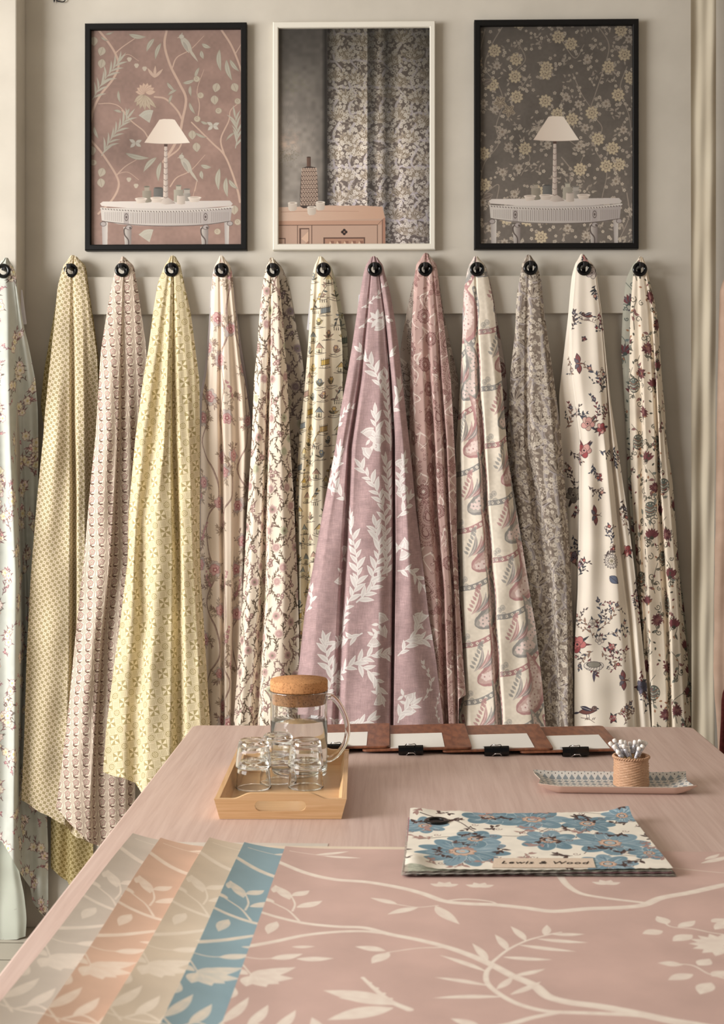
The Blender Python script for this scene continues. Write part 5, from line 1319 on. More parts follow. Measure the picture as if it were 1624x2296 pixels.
# ------------------------------------------------------------------ posters
def poster(px, inner, mat, cv, label, depth=.028, pname='poster', gloss=.32):
    (x0, y0, x1, y1) = px; (u0, v0, u1, v1) = inner
    A = P(np.array([x0, x1, u0, u1]), np.array([y0, y1, v0, v1]), depth)
    X0, X1, Z1, Z0 = A[0, 0], A[1, 0], A[0, 2], A[1, 2]; U0, U1, V1, V0 = A[2, 0], A[3, 0], A[2, 2], A[3, 2]
    r = thing('framed_' + pname, ((X0 + X1) / 2, 0, Z0), label, 'poster', 'posters above the rail')
    bm = bmesh.new()
    def ringv(x0, x1, z0, z1, y): return [bm.verts.new((x, y, z)) for x, z in ((x0, z0), (x1, z0), (x1, z1), (x0, z1))]
    b = .0025
    rs = [ringv(X0, X1, Z0, Z1, -.001), ringv(X0, X1, Z0, Z1, -depth + b), ringv(X0 + b, X1 - b, Z0 + b, Z1 - b, -depth), ringv(U0 - b, U1 + b, V0 - b, V1 + b, -depth), ringv(U0, U1, V0, V1, -depth + b), ringv(U0, U1, V0, V1, -.012)]
    for p, q in zip(rs[:-1], rs[1:]):
        for i in range(4): j = (i + 1) % 4; bm.faces.new((p[i], p[j], q[j], q[i]))
    link('frame', from_bm('frame', bm), mat, r)
    e = .003
    G = np.array([[(U0 - e, -.0145, V1 + e), (U1 + e, -.0145, V1 + e)], [(U0 - e, -.0145, V0 - e), (U1 + e, -.0145, V0 - e)]])
    uv = np.array([[(0, 1), (1, 1)], [(0, 0), (1, 0)]], float)
    link('print', grid_mesh('print', G, uv, sm=False), printed('print_' + pname, cv.image('drawn_' + pname, .88), gloss, .35), r)
    link('backing', box('backing', (X0 + .004, -.0115, Z0 + .004), (X1 - .004, -.003, Z1 - .004)), M['backing'], r)
poster((190, 52, 553, 560), (203, 66, 540, 547), M['black_frame'], poster_pink(), 'black framed poster of a pale lamp on a table before pink branch wallpaper', pname='pink_poster')
poster((612, 48.5, 976.5, 559), (624.5, 62, 964, 545.5), M['white_frame'], poster_curtain(), 'white framed poster of a patterned grey curtain beside a wooden sideboard', pname='curtain_poster')
poster((1064, 44, 1433, 557), (1078, 57.5, 1420, 544), M['black_frame'], poster_grey(), 'black framed poster of a pale lamp on a table before grey floral wallpaper', pname='grey_poster')

# a bent black wire hanging in from above
q = P(np.array([120, 124, 132, 142, 146, 143, 134, 128, 127, 133]), np.array([-14, -4, 3, 4, 0, -5, -5, -1, 2, 4]), .008)
wp = [(q[0][0] - .01, -.006, q[0][2] + .30)] + [tuple(v) for v in q]
tag(link('wall_wire', tube('wall_wire', wp, .0016, 8, 5), M['black_satin']), 'thin black wire curled at its end, hanging on the wall above the pink poster', 'wire')

# ------------------------------------------------------------------ hooks and cloths
LBL = {
 1: 'pale duck-egg cloth with cream flowers, furthest left of the hanging cloths', '1b': 'plain worn duck-egg cloth reaching the floor behind the pale flowered cloth at the far left',
 2: 'olive and cream checked cloth with tiny dots, front layer on its hook', '2b': 'ochre checked cloth hanging behind the olive and cream check',
 3: 'cream cloth printed with small rose squares and brown dots', 4: 'pale olive cloth printed with pinwheels and wheels',
 5: 'warm cream cloth with pink blossoms and brown branches', '5b': 'plain lilac grey cloth hanging behind the cream pink-blossom cloth',
 6: 'cream cloth densely printed with small brown leaves and mauve sunburst flowers', '6b': 'grey cloth of small leaves and dark sunburst flowers, behind the cream leafy one',
 7: 'narrow cream cloth sketched with little yellow and grey pavilions', '7b': 'grey green sketched cloth hanging behind the cream pavilion cloth',
 8: 'wide mauve linen cloth with white leaf branches, hanging in the middle', 9: 'dusty pink dark-dotted paisley cloth with a short right corner', '9b': 'grey brown paisley cloth showing on both sides behind the dusty pink paisley',
 10: 'cream cloth with large rose and grey paisley drops', '10b': 'dark grey paisley cloth behind the right edge of the rose and grey paisley cloth',
 11: 'taupe cloth of dense pale leaves and trunks', 12: 'cream cloth with a bird, insects and red and blue sprigs', 13: 'ecru cloth with wine red tulips and scrolling vines, furthest right', '13b': 'grey green floral cloth showing at the left of the wine red tulip cloth'}
HL = {1: 'pale duck-egg flowered', 2: 'olive and cream checked', 3: 'rose square printed', 4: 'olive pinwheel printed', 5: 'cream pink-blossom', 6: 'cream small-leaf', 7: 'cream pavilion-sketch', 8: 'mauve leaf-branch', 9: 'dusty pink paisley', 10: 'rose and grey paisley', 11: 'taupe leafy', 12: 'cream bird-print', 13: 'wine red tulip'}

# hook, built once about its own foot on the wall, then copied
hook0 = None
eyelet_me = ring('eyelet', .0165, .0056, n=44, k=14, flat=.8)
for k in range(1, 14):
    hx, hy = HK[k]; g = GEO[k]
    back = .10 if k == 1 else .022
    c = P(hx, hy, g.top_depth)
    base = Vector((float(c[0]), -back, float(c[2])))
    lab = 'glossy black hook carrying the ' + HL[k] + ' cloth'
    if hook0 is None:
        hook0 = thing('coat_hook', base, lab, 'hook', 'hooks along the rail')
        link('base_plate', box('base_plate', (-.0015, -.0035, -.030), (.0105, -.0002, .016), .0012), M['black_gloss'], hook0, False)
        link('arm', box('arm', (-.0058, -.062, .0032), (.0058, -.003, .0104), .0016), M['black_satin'], hook0, False)
        link('tip', box('tip', (-.0062, -.068, .0026), (.0062, -.060, .0165), .002), M['black_satin'], hook0, False)
    elif k == 2:
        h = copy_tree(hook0); h.location = base; h['label'] = lab; h1 = h
    else:
        h = copy_tree(hook0); h.location = base; h['label'] = lab
hook0.location = Vector((hook0.location.x, -.10, hook0.location.z))

def hang(key):
    g = GEO[key]; c = SPEC[key]; n = int(str(key).rstrip('b'))
    hx, hy = g.hook
    top = P(hx, hy, g.top_depth)
    r = thing('hanging_cloth', tuple(float(v) for v in top), LBL[key], 'fabric', 'cloths hanging from the rail')
    if n == 1: pass
    me = g.mesh('cloth', c)
    link('cloth', me, printed('cloth_print_' + str(key), c.image('print_' + str(key), .9), .92, .12, .25), r)
    if not str(key).endswith('b'):
        e = link('eyelet', eyelet_me, M['black_gloss'], r, False)
        e.location = (0, -.003, 0)
        if n == 6: e.rotation_euler = (0, 0, .45)
    return r
for key in FD:
    r = hang(key)
    tags = {1: [(40, 648), (47, 650), (57, 727), (52, 728)], 5: [(471.5, 652), (475, 652), (475, 690), (471.5, 690)], 7: [(701, 676), (695, 676), (688, 739), (695, 741)], 8: [(810, 660), (804.5, 661), (803, 690), (808, 690)], 10: [(1043, 690), (1038, 690), (1037.5, 738), (1042, 739)]}
    if key in tags:
        q = tags[key]; d = .030 if key != 1 else .05
        A = P(np.array([v[0] for v in q]), np.array([v[1] for v in q]), d)
        bm = bmesh.new(); vs = [bm.verts.new(v) for v in A]; vb = [bm.verts.new((v[0] + .004, v[1] + .0012, v[2])) for v in A]
        bm.faces.new(vs); bm.faces.new(vb[::-1])
        for i in range(4): bm.faces.new((vs[i], vb[i], vb[(i + 1) % 4], vs[(i + 1) % 4]))
        t = link('card_tag', from_bm('card_tag', bm), M['card'], r); t['label'] = 'small white card tag'

# ------------------------------------------------------------------ curtains at the right
def drape(name, px_l, px_r, dep, py0, py1, folds, amp, mat, label, cat, seed=0, rag=0.0, n=90, extra=0.0):
    rows = np.linspace(py0, py1, 150)[:, None]; u = np.linspace(0, 1, n)[None, :]
    L = np.interp(rows, [p[0] for p in px_l], [p[1] for p in px_l]); Rr = np.interp(rows, [p[0] for p in px_r], [p[1] for p in px_r])
    rg = np.random.default_rng(seed)
    if rag: L = L + rag * (np.convolve(rg.normal(size=150), np.ones(3) / 3, 'same')[:, None])
    PX = L + (Rr - L) * u; PY = rows + 0 * u
    d = dep + amp * (np.sin(u * folds * 2 * PI + seed + .6 * np.sin(rows * .004)) + .4 * np.sin(u * folds * 4.7 * PI + 2 + rows * .003)) + .3 * amp * np.sin(rows * .021 + u * 6)
    r = thing(name, tuple(float(v) for v in P(float(PX[0, n // 2]), py0, dep)), label, cat)
    link('cloth', grid_mesh('cloth', P(PX, PY, d)), mat, r)
    return r
drape('linen_curtain', [(-300, 1549), (2080, 1552)], [(-300, 1606), (700, 1606), (1500, 1600), (2080, 1612)], .085, -250, 2105, .9, .005, M['linen'], 'cream linen curtain hanging at the right end of the wall', 'curtain', 3, 0)
drape('peach_curtain', [(-250, 1690), (560, 1652), (630, 1622), (650, 1613), (900, 1609), (1500, 1600), (1690, 1611), (2080, 1612)], [(-250, 1790), (2080, 1790)], .15, -250, 2110, 2.2, .012, M['peachcloth'], 'peach cloth with a torn left edge at the far right border', 'curtain', 5, 1.1)
drape('wine_cloth', [(-250, 1720), (1450, 1660), (1545, 1624), (1560, 1619), (1690, 1613), (2080, 1606)], [(-250, 1800), (2080, 1780)], .19, -250, 2108, 2, .008, M['winecloth'], 'dark wine red cloth low at the far right border behind the table', 'fabric', 8, .6)

# ------------------------------------------------------------------ table
TZ = TABLE_Z
tl = T(434, 1624.5, TZ); trr = T(1555, 1631, TZ)
TX0, TX1, TY1 = float(tl[0]), float(trr[0]), float((tl[1] + trr[1]) / 2)
TY0 = -3.05
tb = thing('sample_table', ((TX0 + TX1) / 2, (TY0 + TY1) / 2, 0), 'large limed pink wooden table covered with wallpaper sheets and trays', 'table')
bm = bmesh.new()
n = 10; rr = .022; lo = []; 
def outline(x0, x1, y0, y1, r):
    pts = []
    for cx, cy, a in ((x1 - r, y1 - r, 0), (x0 + r, y1 - r, PI / 2), (x0 + r, y0 + r, PI), (x1 - r, y0 + r, 3 * PI / 2)):
        for i in range(n + 1): t = a + PI / 2 * i / n; pts.append((cx + r * math.cos(t), cy + r * math.sin(t)))
    return pts
def slab(bm, x0, x1, y0, y1, z0, z1, r, b):
    prof = [(0, z0), (0, z1 - b), (b * .3, z1 - b * .3), (b, z1)]
    rings = [[bm.verts.new((x, y, z)) for x, y in outline(x0 + o, x1 - o, y0 + o, y1 - o, r)] for o, z in prof]
    for p, q in zip(rings[:-1], rings[1:]):
        for i in range(len(p)): j = (i + 1) % len(p); bm.faces.new((p[i], p[j], q[j], q[i]))
    bm.faces.new(rings[0][::-1]); bm.faces.new(rings[-1])
slab(bm, TX0, TX1, TY0, TY1, TZ - .028, TZ, rr, .004)
link('tabletop', from_bm('tabletop', bm), M['table'], tb)
bm = bmesh.new(); i_ = .07
add_box(bm, (TX0 + i_, TY0 + i_, TZ - .115), (TX1 - i_, TY0 + i_ + .022, TZ - .028)); add_box(bm, (TX0 + i_, TY1 - i_ - .022, TZ - .115), (TX1 - i_, TY1 - i_, TZ - .028))
add_box(bm, (TX0 + i_, TY0 + i_ + .022, TZ - .115), (TX0 + i_ + .022, TY1 - i_ - .022, TZ - .028)); add_box(bm, (TX1 - i_ - .022, TY0 + i_ + .022, TZ - .115), (TX1 - i_, TY1 - i_ - .022, TZ - .028))
link('apron', from_bm('apron', bm), M['table'], tb)
for x in (TX0 + .095, TX1 - .155):
    for y in (TY0 + .095, TY1 - .155): link('leg', box('leg', (x, y, 0), (x + .06, y + .06, TZ - .0285), .003), M['table'], tb)

# ------------------------------------------------------------------ wallpaper sheets
corner0 = T(640, 1897, TZ + .002)
ART = wallpaper_art((float(corner0[0]), float(corner0[1])))
ART_IMG = ART.image('drawn_branches')
def sheet_mat(name, ground, ink, k=.92):
    N = Nodes(name); uv = N.n('ShaderNodeUVMap'); uv.uv_map = 'print'; tx = N.n('ShaderNodeTexImage'); tx.image = ART_IMG
    tx.extension = 'EXTEND'
    N.l(uv.outputs[0], tx.inputs['Vector'])
    tc = N.n('ShaderNodeTexCoord'); nz = N.n('ShaderNodeTexNoise'); nz.inputs['Scale'].default_value = 9; nz.inputs['Detail'].default_value = 7
    N.l(tc.outputs['Object'], nz.inputs['Vector'])
    rp = N.n('ShaderNodeValToRGB'); rp.color_ramp.elements[0].position = .3; rp.color_ramp.elements[0].color = lin(tuple(v * .95 for v in ground)); rp.color_ramp.elements[1].position = .7; rp.color_ramp.elements[1].color = lin(tuple(min(255, v * 1.03) for v in ground))
    N.l(nz.outputs['Fac'], rp.inputs['Fac'])
    mx = N.n('ShaderNodeMix', data_type='RGBA'); N.l(tx.outputs['Color'], mx.inputs[0]); N.l(rp.outputs['Color'], mx.inputs[6]); mx.inputs[7].default_value = lin(ink)
    N.l(mx.outputs[2], N.b.inputs['Base Color']); N.set(Roughness=.62, Specular_IOR_Level=.3)
    return N.m
def sheet(tlc, blc, topdir, width, lift, base, mat, label, curl=.095):
    """tlc/blc: far and near left corners on the table, with the left end curling up"""
    A = T(*tlc, TZ + base + lift); B = T(*blc, TZ + base + lift)
    ex = np.array([math.cos(topdir), math.sin(topdir)]); v = (B - A)[:2]; length = 1.05; v = v / np.linalg.norm(v)
    us = np.concatenate([np.linspace(0, curl, 26), np.linspace(curl, width, 14)[1:]]); vs = np.linspace(0, length, 60)
    z = lift * np.clip(1 - us / curl, 0, 1) ** 2
    rad = np.clip(1 - us / curl, 0, 1)
    G = np.zeros((60, len(us), 3))
    G[..., 0] = A[0] + ex[0] * us[None, :] + v[0] * vs[:, None]; G[..., 1] = A[1] + ex[1] * us[None, :] + v[1] * vs[:, None]
    G[..., 2] = TZ + base + z[None, :] * (1 + .15 * np.sin(vs * 9)[:, None])
    uv = np.zeros((60, len(us), 2)); uv[..., 0] = (us * 1000 / 900)[None, :]; uv[..., 1] = 1 - (vs * 1000 / 1050)[:, None]
    r = link('wallpaper_sheet', grid_mesh('wallpaper_sheet', G, uv), mat)
    return tag(r, label, 'wallpaper', 'fanned wallpaper sheets on the table')
INK = (240, 228, 216)
sheet((298, 1868), (0, 2247), -.01, .34, .015, .0006, sheet_mat('sheet_grey', (212, 201, 190), (240, 228, 216)), 'warm grey branch wallpaper sheet, lowest and furthest left of the fan')
sheet((360, 1878), (85, 2296), -.01, .34, .015, .0014, sheet_mat('sheet_peach', (226, 190, 168), (248, 230, 214)), 'peach branch wallpaper sheet between the grey and the greige sheets')
sheet((470, 1877), (225, 2296), -.01, .34, .014, .0022, sheet_mat('sheet_greige', (228, 211, 191), (248, 234, 218)), 'greige branch wallpaper sheet beside the blue sheet')
sheet((548, 1888), (360, 2296), -.01, .34, .012, .0030, sheet_mat('sheet_blue', (150, 178, 190), (240, 229, 214)), 'dusty blue branch wallpaper sheet under the pink one')
wpx = float(TX1 - .03 - corner0[0])
sheet((640, 1897), (497, 2296), -.008, wpx, .004, .0038, sheet_mat('sheet_pink', (207, 176, 167), INK), 'wide dusty pink branch wallpaper sheet on top, across the front of the table', .08)

# ------------------------------------------------------------------ bamboo tray
tf = T(np.array([488., 760.]), np.array([1836., 1838.]), TZ)
tw = float(tf[1, 0] - tf[0, 0]); tcx = float(tf[:, 0].mean()); tyf = float(tf[:, 1].mean())
bk = T(np.array([527., 778.]), np.array([1706., 1708.]), TZ + .039)
GR, JR = .0362, .0606
FLZ = TZ + .0075
gl_l = T(568.5, 1766, FLZ); gl_r = T(686, 1765, FLZ)
gl_b = np.array([gl_l[0] + .0445, gl_l[1] + math.sqrt((2 * GR + .0008) ** 2 - .0445 ** 2), FLZ])
jx = float(T(669, 1735, FLZ)[0]); jug_c = np.array([jx, gl_b[1] + math.sqrt((GR + JR + .001) ** 2 - (jx - gl_b[0]) ** 2), FLZ])
tyb = float(jug_c[1]) + JR + .013; tdep = tyb - tyf
HW, HB, HT = tw / 2, .039, .008
trx = .010                                              # how far the walls lean out
tray = thing('serving_tray', (tcx, tyf + tdep / 2, TZ), 'bamboo serving tray with cut-out handles holding the jug and glasses', 'tray', rotz=0.02)
link('base', box('base', (-HW + .004, -tdep / 2 + .004, .0005), (HW - .004, tdep / 2 - .006, .007), .001), M['bamboo'], tray, False)
def tray_end(y, lean, name):
    bm = bmesh.new(); t = .009
    xs = np.linspace(-1, 1, 61); front = {}
    def top(x):
        s = np.clip((.72 - abs(x)) / .30, 0, 1); s = s * s * (3 - 2 * s)
        return HB + .011 * s
    def put(x, z, k):
        w = HW + trx * z / HB
        return bm.verts.new((x * w, y + lean * z / HB + (t * k), z))
    hx_, hz0, hz1 = .40, .0155, .035
    def hole(x):
        if abs(x) >= hx_: return None
        c = (hz0 + hz1) / 2; h = (hz1 - hz0) / 2; e = (hx_ - abs(x)) * HW
        d = h if e > h else math.sqrt(max(0, h * h - (h - e) ** 2))
        return (c - d, c + d)
    xs = np.unique(np.concatenate([xs, [-hx_, hx_], -hx_ + np.linspace(0, .12, 12), hx_ - np.linspace(0, .12, 12)]))
    cols = []
    for x in xs:
        h = hole(x); zs = (0.0005, (hz0 + hz1) / 2, (hz0 + hz1) / 2, top(x)) if h is None else (0.0005, h[0], h[1], top(x))
        cols.append((h is not None, [[put(x, z, k) for z in zs] for k in (0, 1)]))
    for (ha, A), (hb, B) in zip(cols[:-1], cols[1:]):
        for k in (0, 1):
            for i in (0, 2): bm.faces.new((A[k][i], A[k][i + 1], B[k][i + 1], B[k][i]))
        bm.faces.new((A[0][3], A[1][3], B[1][3], B[0][3])); bm.faces.new((A[0][0], A[1][0], B[1][0], B[0][0]))
        bm.faces.new((A[0][1], A[1][1], B[1][1], B[0][1])); bm.faces.new((A[0][2], A[1][2], B[1][2], B[0][2]))
    for s in (cols[0], cols[-1]): 
        A = s[1]; bm.faces.new((A[0][0], A[0][1], A[1][1], A[1][0])); bm.faces.new((A[0][2], A[0][3], A[1][3], A[1][2]))
    bmesh.ops.remove_doubles(bm, verts=bm.verts[:], dist=1e-5)
    return from_bm(name, bm)
link('end_panel', tray_end(-tdep / 2, -.006, 'end_panel'), M['bamboo'], tray, False)
link('end_panel', tray_end(tdep / 2 - .009, .004, 'end_panel'), M['bamboo'], tray, False)
for s in (-1, 1):
    bm = bmesh.new(); t = .009
    vs = [[bm.verts.new((s * (HW + trx * z / HB - o), y, z)) for z in (.0005, HB - .001) for o in (0, t)] for y in (-tdep / 2 + .0085, tdep / 2 - .0085)]
    A, B = vs
    for i, j in ((0, 1), (1, 3), (3, 2), (2, 0)): bm.faces.new((A[i], A[j], B[j], B[i]))
    bm.faces.new((A[0], A[1], A[3], A[2])); bm.faces.new((B[0], B[1], B[3], B[2]))
    link('side_panel', from_bm('side_panel', bm), M['bambooy'], tray, False)

# ------------------------------------------------------------------ glasses
ro, h_ = .0362, .0555
gp = [(0, h_ - .0005), (.020, h_ - .0008), (.0262, h_), (.0290, h_ - .0025), (.0302, h_ - .006), (.0312, h_ - .013), (.0338, h_ - .028), (ro, .003), (ro, .0012), (ro - .0012, 0), (ro - .0028, .0006), (ro - .0034, .004), (.0308, h_ - .028), (.0286, h_ - .014), (.0262, h_ - .0105), (0, h_ - .0095)]
gm = lathe('tumbler', gp, 64)
def tumbler(c, z, label, rot=0):
    o = link('drinking_glass', gm, M['glass']); o.location = (float(c[0]), float(c[1]), z); o.rotation_euler = (0, 0, rot)
    return tag(o, label, 'glass', 'upturned glasses stacked on the bamboo tray')
ST = .0410
for (c, nm) in ((gl_l, 'left front'), (gl_r, 'right front'), (gl_b, 'rear')):
    tumbler(c, FLZ + .0003, 'lower upturned glass of the ' + nm + ' stack on the bamboo tray')
    tumbler(c, FLZ + ST + .0006, 'upper upturned glass of the ' + nm + ' stack on the bamboo tray')

# ------------------------------------------------------------------ jug
pc = jug_c; pr = JR
jz = lambda py: CAMH - (py - HOR) * math.hypot(1, 0) * float(((pc[1] + D) * FY + pc[0] * FX)) / F
ztop = jz(1549) - FLZ; zw = jz(1612) - FLZ; zlid = jz(1523) - FLZ
jug = thing('water_jug', (float(pc[0]), float(pc[1]), FLZ + .0004), 'glass water jug with a cork lid standing in the bamboo tray', 'jug')
prof = [(0, 0), (pr - .006, 0), (pr - .001, .003), (pr, .010), (pr, ztop - .004), (pr + .001, ztop), (pr - .0006, ztop + .0012), (pr - .0024, ztop), (pr - .0026, ztop - .004), (pr - .0026, .014), (pr - .006, .0085), (0, .007)]
link('body', lathe('body', prof, 80), M['glass'], jug, False)
link('water', lathe('water', [(0, .0068), (pr - .0062, .0083), (pr - .0024, .014), (pr - .0024, zw - .001), (pr - .0034, zw), (0, zw)], 80), M['water'], jug, False)
link('lid', lathe('lid', [(0, ztop - .026), (pr - .005, ztop - .026), (pr - .0034, ztop - .024), (pr - .0034, ztop + .0016), (pr + .0002, ztop + .0018), (pr + .0006, ztop + .004), (pr + .0006, zlid - .003), (pr - .001, zlid), (0, zlid)], 72), M['cork'], jug, False)
s = pr
hp = [(s - .001, 0, ztop - .012), (s + .012, 0, ztop - .013), (s + .030, 0, ztop - .034), (s + .043, 0, ztop - .070), (s + .040, 0, ztop - .104), (s + .024, 0, ztop - .130), (s + .008, 0, ztop - .142), (s - .001, 0, ztop - .143)]
ca, sa = math.cos(-.1), math.sin(-.1)
hp = [(x * ca, x * sa, z) for x, _, z in hp]
link('handle', tube('handle', hp, [.0075, .0062, .006, .0058, .006, .0065, .0075], 16, 8), M['glass'], jug, False)
sp = [(-s + .0012, .0, ztop - .016), (-s - .006, 0, ztop - .008), (-s - .013, 0, ztop - .001)]
bm = bmesh.new()
rows_ = []
for k, t in enumerate(np.linspace(0, 1, 7)):
    wdt = .5 * (1 - t) + .10 * t; ext = s + .0006 + .012 * t ** 1.6; zz = ztop - .020 + .021 * t
    rows_.append([bm.verts.new((-ext * math.cos(w) + 0, ext * math.sin(w), zz)) for w in np.linspace(-wdt * .6, wdt * .6, 9)])
rows2 = [[bm.verts.new((v.co.x * .985, v.co.y * .985, v.co.z)) for v in r] for r in rows_]
for Rw in (rows_, rows2):
    for a, b in zip(Rw[:-1], Rw[1:]):
        for i in range(8): bm.faces.new((a[i], a[i + 1], b[i + 1], b[i]))
for i in range(8): bm.faces.new((rows_[-1][i], rows_[-1][i + 1], rows2[-1][i + 1], rows2[-1][i])); bm.faces.new((rows_[0][i], rows_[0][i + 1], rows2[0][i + 1], rows2[0][i]))
for i in range(6):
    for j in (0, 8): bm.faces.new((rows_[i][j], rows_[i + 1][j], rows2[i + 1][j], rows2[i][j]))
link('spout', from_bm('spout', bm, True), M['glass'], jug, False)

# ------------------------------------------------------------------ clipboards
def clipboard(px_l, px_r, pyb, pyf, paper, clip, label, tilt, lift, leanb=.0):
    fl = T(px_l, pyf + .5, TZ); fr = T(px_r, pyf - 2, TZ)
    w = float(fr[0] - fl[0]); back = T(px_r - 8, pyb, TZ); dpt = float(back[1] - fr[1])
    r = thing('clipboard', (float(fl[0]) + w / 2, float(fl[1]), TZ + lift), label, 'clipboard', 'clipboards along the back of the table')
    r.rotation_euler = (-.009, -tilt, 0)
    bm = bmesh.new(); slab(bm, -w / 2, w / 2, 0, dpt, .0, .0042, .012, .0008)
    link('board', from_bm('board', bm), M['leather'], r, False)
    cx = float(fl[0]) + w / 2
    pa = T(np.array([paper[0], paper[1]]), np.array([paper[3], paper[3]]), TZ + .008); pb = T(paper[1], paper[2], TZ + .008)
    x0, x1 = float(pa[0, 0]) - cx, float(pa[1, 0]) - cx; y1 = float(pb[1] - fl[1])
    bm = bmesh.new(); add_box(bm, (x0, .012, .0043), (x1, y1, .0049), 0)
    link('paper', from_bm('paper', bm), M['paper'], r, False)
    c0 = T(np.array([clip[0], clip[1]]), np.array([1690., 1690.]), TZ + .008); k0, k1 = float(c0[0, 0]) - cx, float(c0[1, 0]) - cx
    # a binder clip: bent black sheet gripping the edge, wire arms
    bm = bmesh.new()
    pr_ = [(.028, .0066), (.004, .0105), (-.010, .0135), (-.0165, .0105), (-.0175, .002), (-.0165, -.0045), (-.008, -.0075), (.004, -.0045), (.020, -.0012)]
    th = .0009
    A = [[bm.verts.new((x, y, z)) for y, z in pr_] for x in (k0, k1)]
    for i in range(len(pr_) - 1): bm.faces.new((A[0][i], A[0][i + 1], A[1][i + 1], A[1][i]))
    me = from_bm('clip', bm); cl = link('clip', me, M['black_gloss'], r, False)
    sd = cl.modifiers.new('thickness', 'SOLIDIFY'); sd.thickness = th; sd.offset = 0
    m = (k0 + k1) / 2; cl['label'] = 'black binder clip'
    for (ys, z0, z1) in (((.026, .010, .004), .0085, .0142),):
        pass
    up = [(m - .012, .006, .0110), (m - .0105, -.004, .0152), (m - .008, -.014, .0180), (m, -.0178, .0176), (m + .008, -.014, .0180), (m + .0105, -.004, .0152), (m + .012, .006, .0110)]
    dn = [(m - .012, -.008, -.0070), (m - .010, -.022, -.0045), (m - .006, -.034, .0010), (m, -.036, .0018), (m + .006, -.034, .0010), (m + .010, -.022, -.0045), (m + .012, -.008, -.0070)]
    for pth in (up, dn):
        o = link('clip_arm', tube('clip_arm', pth, .0011, 8, 5), M['steel'], cl, False)
clipboard(640, 874, 1630, 1687, (690, 822, 1646, 1680), (728, 776), 'brown clipboard partly behind the jug, first from the left', .030, .0085)
clipboard(813, 1058, 1631, 1690, (876, 998, 1648, 1684), (894, 950), 'brown clipboard right of the jug handle, second from the left', .030, .0085)
clipboard(993, 1240, 1632, 1692, (1057, 1200, 1650, 1685), (1087, 1143), 'brown clipboard between the mauve and paisley cloths, third from the left', .030, .0085)
clipboard(1167, 1396, 1636, 1694, (1229, 1370, 1653, 1687), (1262, 1321), 'brown clipboard behind the wicker pot, furthest right', .030, .0085)

# ------------------------------------------------------------------ scatter tray and wicker pot
s0 = T(np.array([1252., 1505.]), np.array([1782., 1783.]), TZ); sb = T(1400, 1735, TZ + .014)
scx = float(T(1375, 1765, TZ)[0]); sy0 = float(s0[0, 1]); sy1 = float(sb[1]); SL = .158; SW = (sy1 - sy0) / 2 + .004
scy = (sy0 + sy1) / 2
st = thing('pen_tray', (scx, scy, TZ), 'long narrow tray with grey diamond print, under the wicker pot', 'tray', rotz=-.03)
nu, nv = 81, 41
U, V = np.meshgrid(np.linspace(-1, 1, nu), np.linspace(-1, 1, nv))
eu = np.clip((np.abs(U) - .72) / .28, 0, 1); ev = np.clip((np.abs(V) - .78) / .22, 0, 1)
Zs = .0016 + .016 * np.maximum(ev ** 1.5, .9 * eu ** 1.4) + .004 * eu * ev
sx = U * SL * (1 - .035 * np.abs(V) ** 3 * (1 - eu)); sx = np.sign(U) * (np.abs(U) * SL * (1 - .06 * (1 - np.abs(V)) * eu))
G = np.stack([sx, V * SW * (1 - .10 * eu * np.abs(V)), Zs], -1)
cd = Cv(330, 130, 3, (214, 208, 200)); Xc, Yc = cd.full()
ca_ = 11.5; uu = Xc / ca_ + Yc / ca_ * .9; vv = Xc / ca_ - Yc / ca_ * .9; iu = np.floor(uu); iv = np.floor(vv); dd = np.maximum(np.abs(uu - iu - .5), np.abs(vv - iv - .5))
par = ((iu + iv) % 2 == 0); par = (np.floor((Xc * 2 / ca_ + 0 * Yc) / 2) * 0 + iu * 0 + ((iu % 2) == (iv % 2)))
# diamonds standing on their points, a dot between
lx = (Xc / 13.5) % 1 - .5; ly = (Yc / 23.0) % 1 - .5; lx2 = (Xc / 13.5 + .5) % 1 - .5; ly2 = (Yc / 23.0 + .5) % 1 - .5
dm = np.abs(lx) + np.abs(ly)
cd.mix((slice(0, cd.h), slice(0, cd.w)), np.clip((.45 - dm) * 20, 0, 1), (138, 144, 148))
do = np.hypot(lx2 * 13.5, ly2 * 23. * .6)
cd.mix((slice(0, cd.h), slice(0, cd.w)), np.clip((1.1 - do) * 3, 0, 1), (70, 54, 50))
sv = np.r_[0, np.cumsum(np.hypot(np.diff(G[:, nu // 2, 1]), np.diff(G[:, nu // 2, 2])))]
su = np.r_[0, np.cumsum(np.hypot(np.diff(G[nv // 2, :, 0]), np.diff(G[nv // 2, :, 2])))]
uvt = np.stack([U * 0 + su[None, :] / .330, V * 0 + sv[:, None] / .130], -1)
top_me = grid_mesh('dish', G, uvt)
link('dish', top_me, printed('diamond_print', cd.image('drawn_diamonds'), .38, .4), st, False)
bm = bmesh.new()
G2 = G.copy(); G2[..., 2] -= .0012
link('underside', grid_mesh('underside', G2), plain('pale_pink_board', (214, 184, 168), .5, .4), st, False)['label'] = 'plain pale pink underside'
# rim: a narrow wall joining both faces
edge = np.concatenate([G[0, :], G[1:, -1], G[-1, -2::-1], G[-2:0:-1, 0]]); e2 = edge.copy(); e2[:, 2] -= .0012
link('rim', grid_mesh('rim', np.stack([np.vstack([edge, edge[:1]]), np.vstack([e2, e2[:1]])])), plain('pale_rim', (214, 196, 180), .6, .3), st, False)

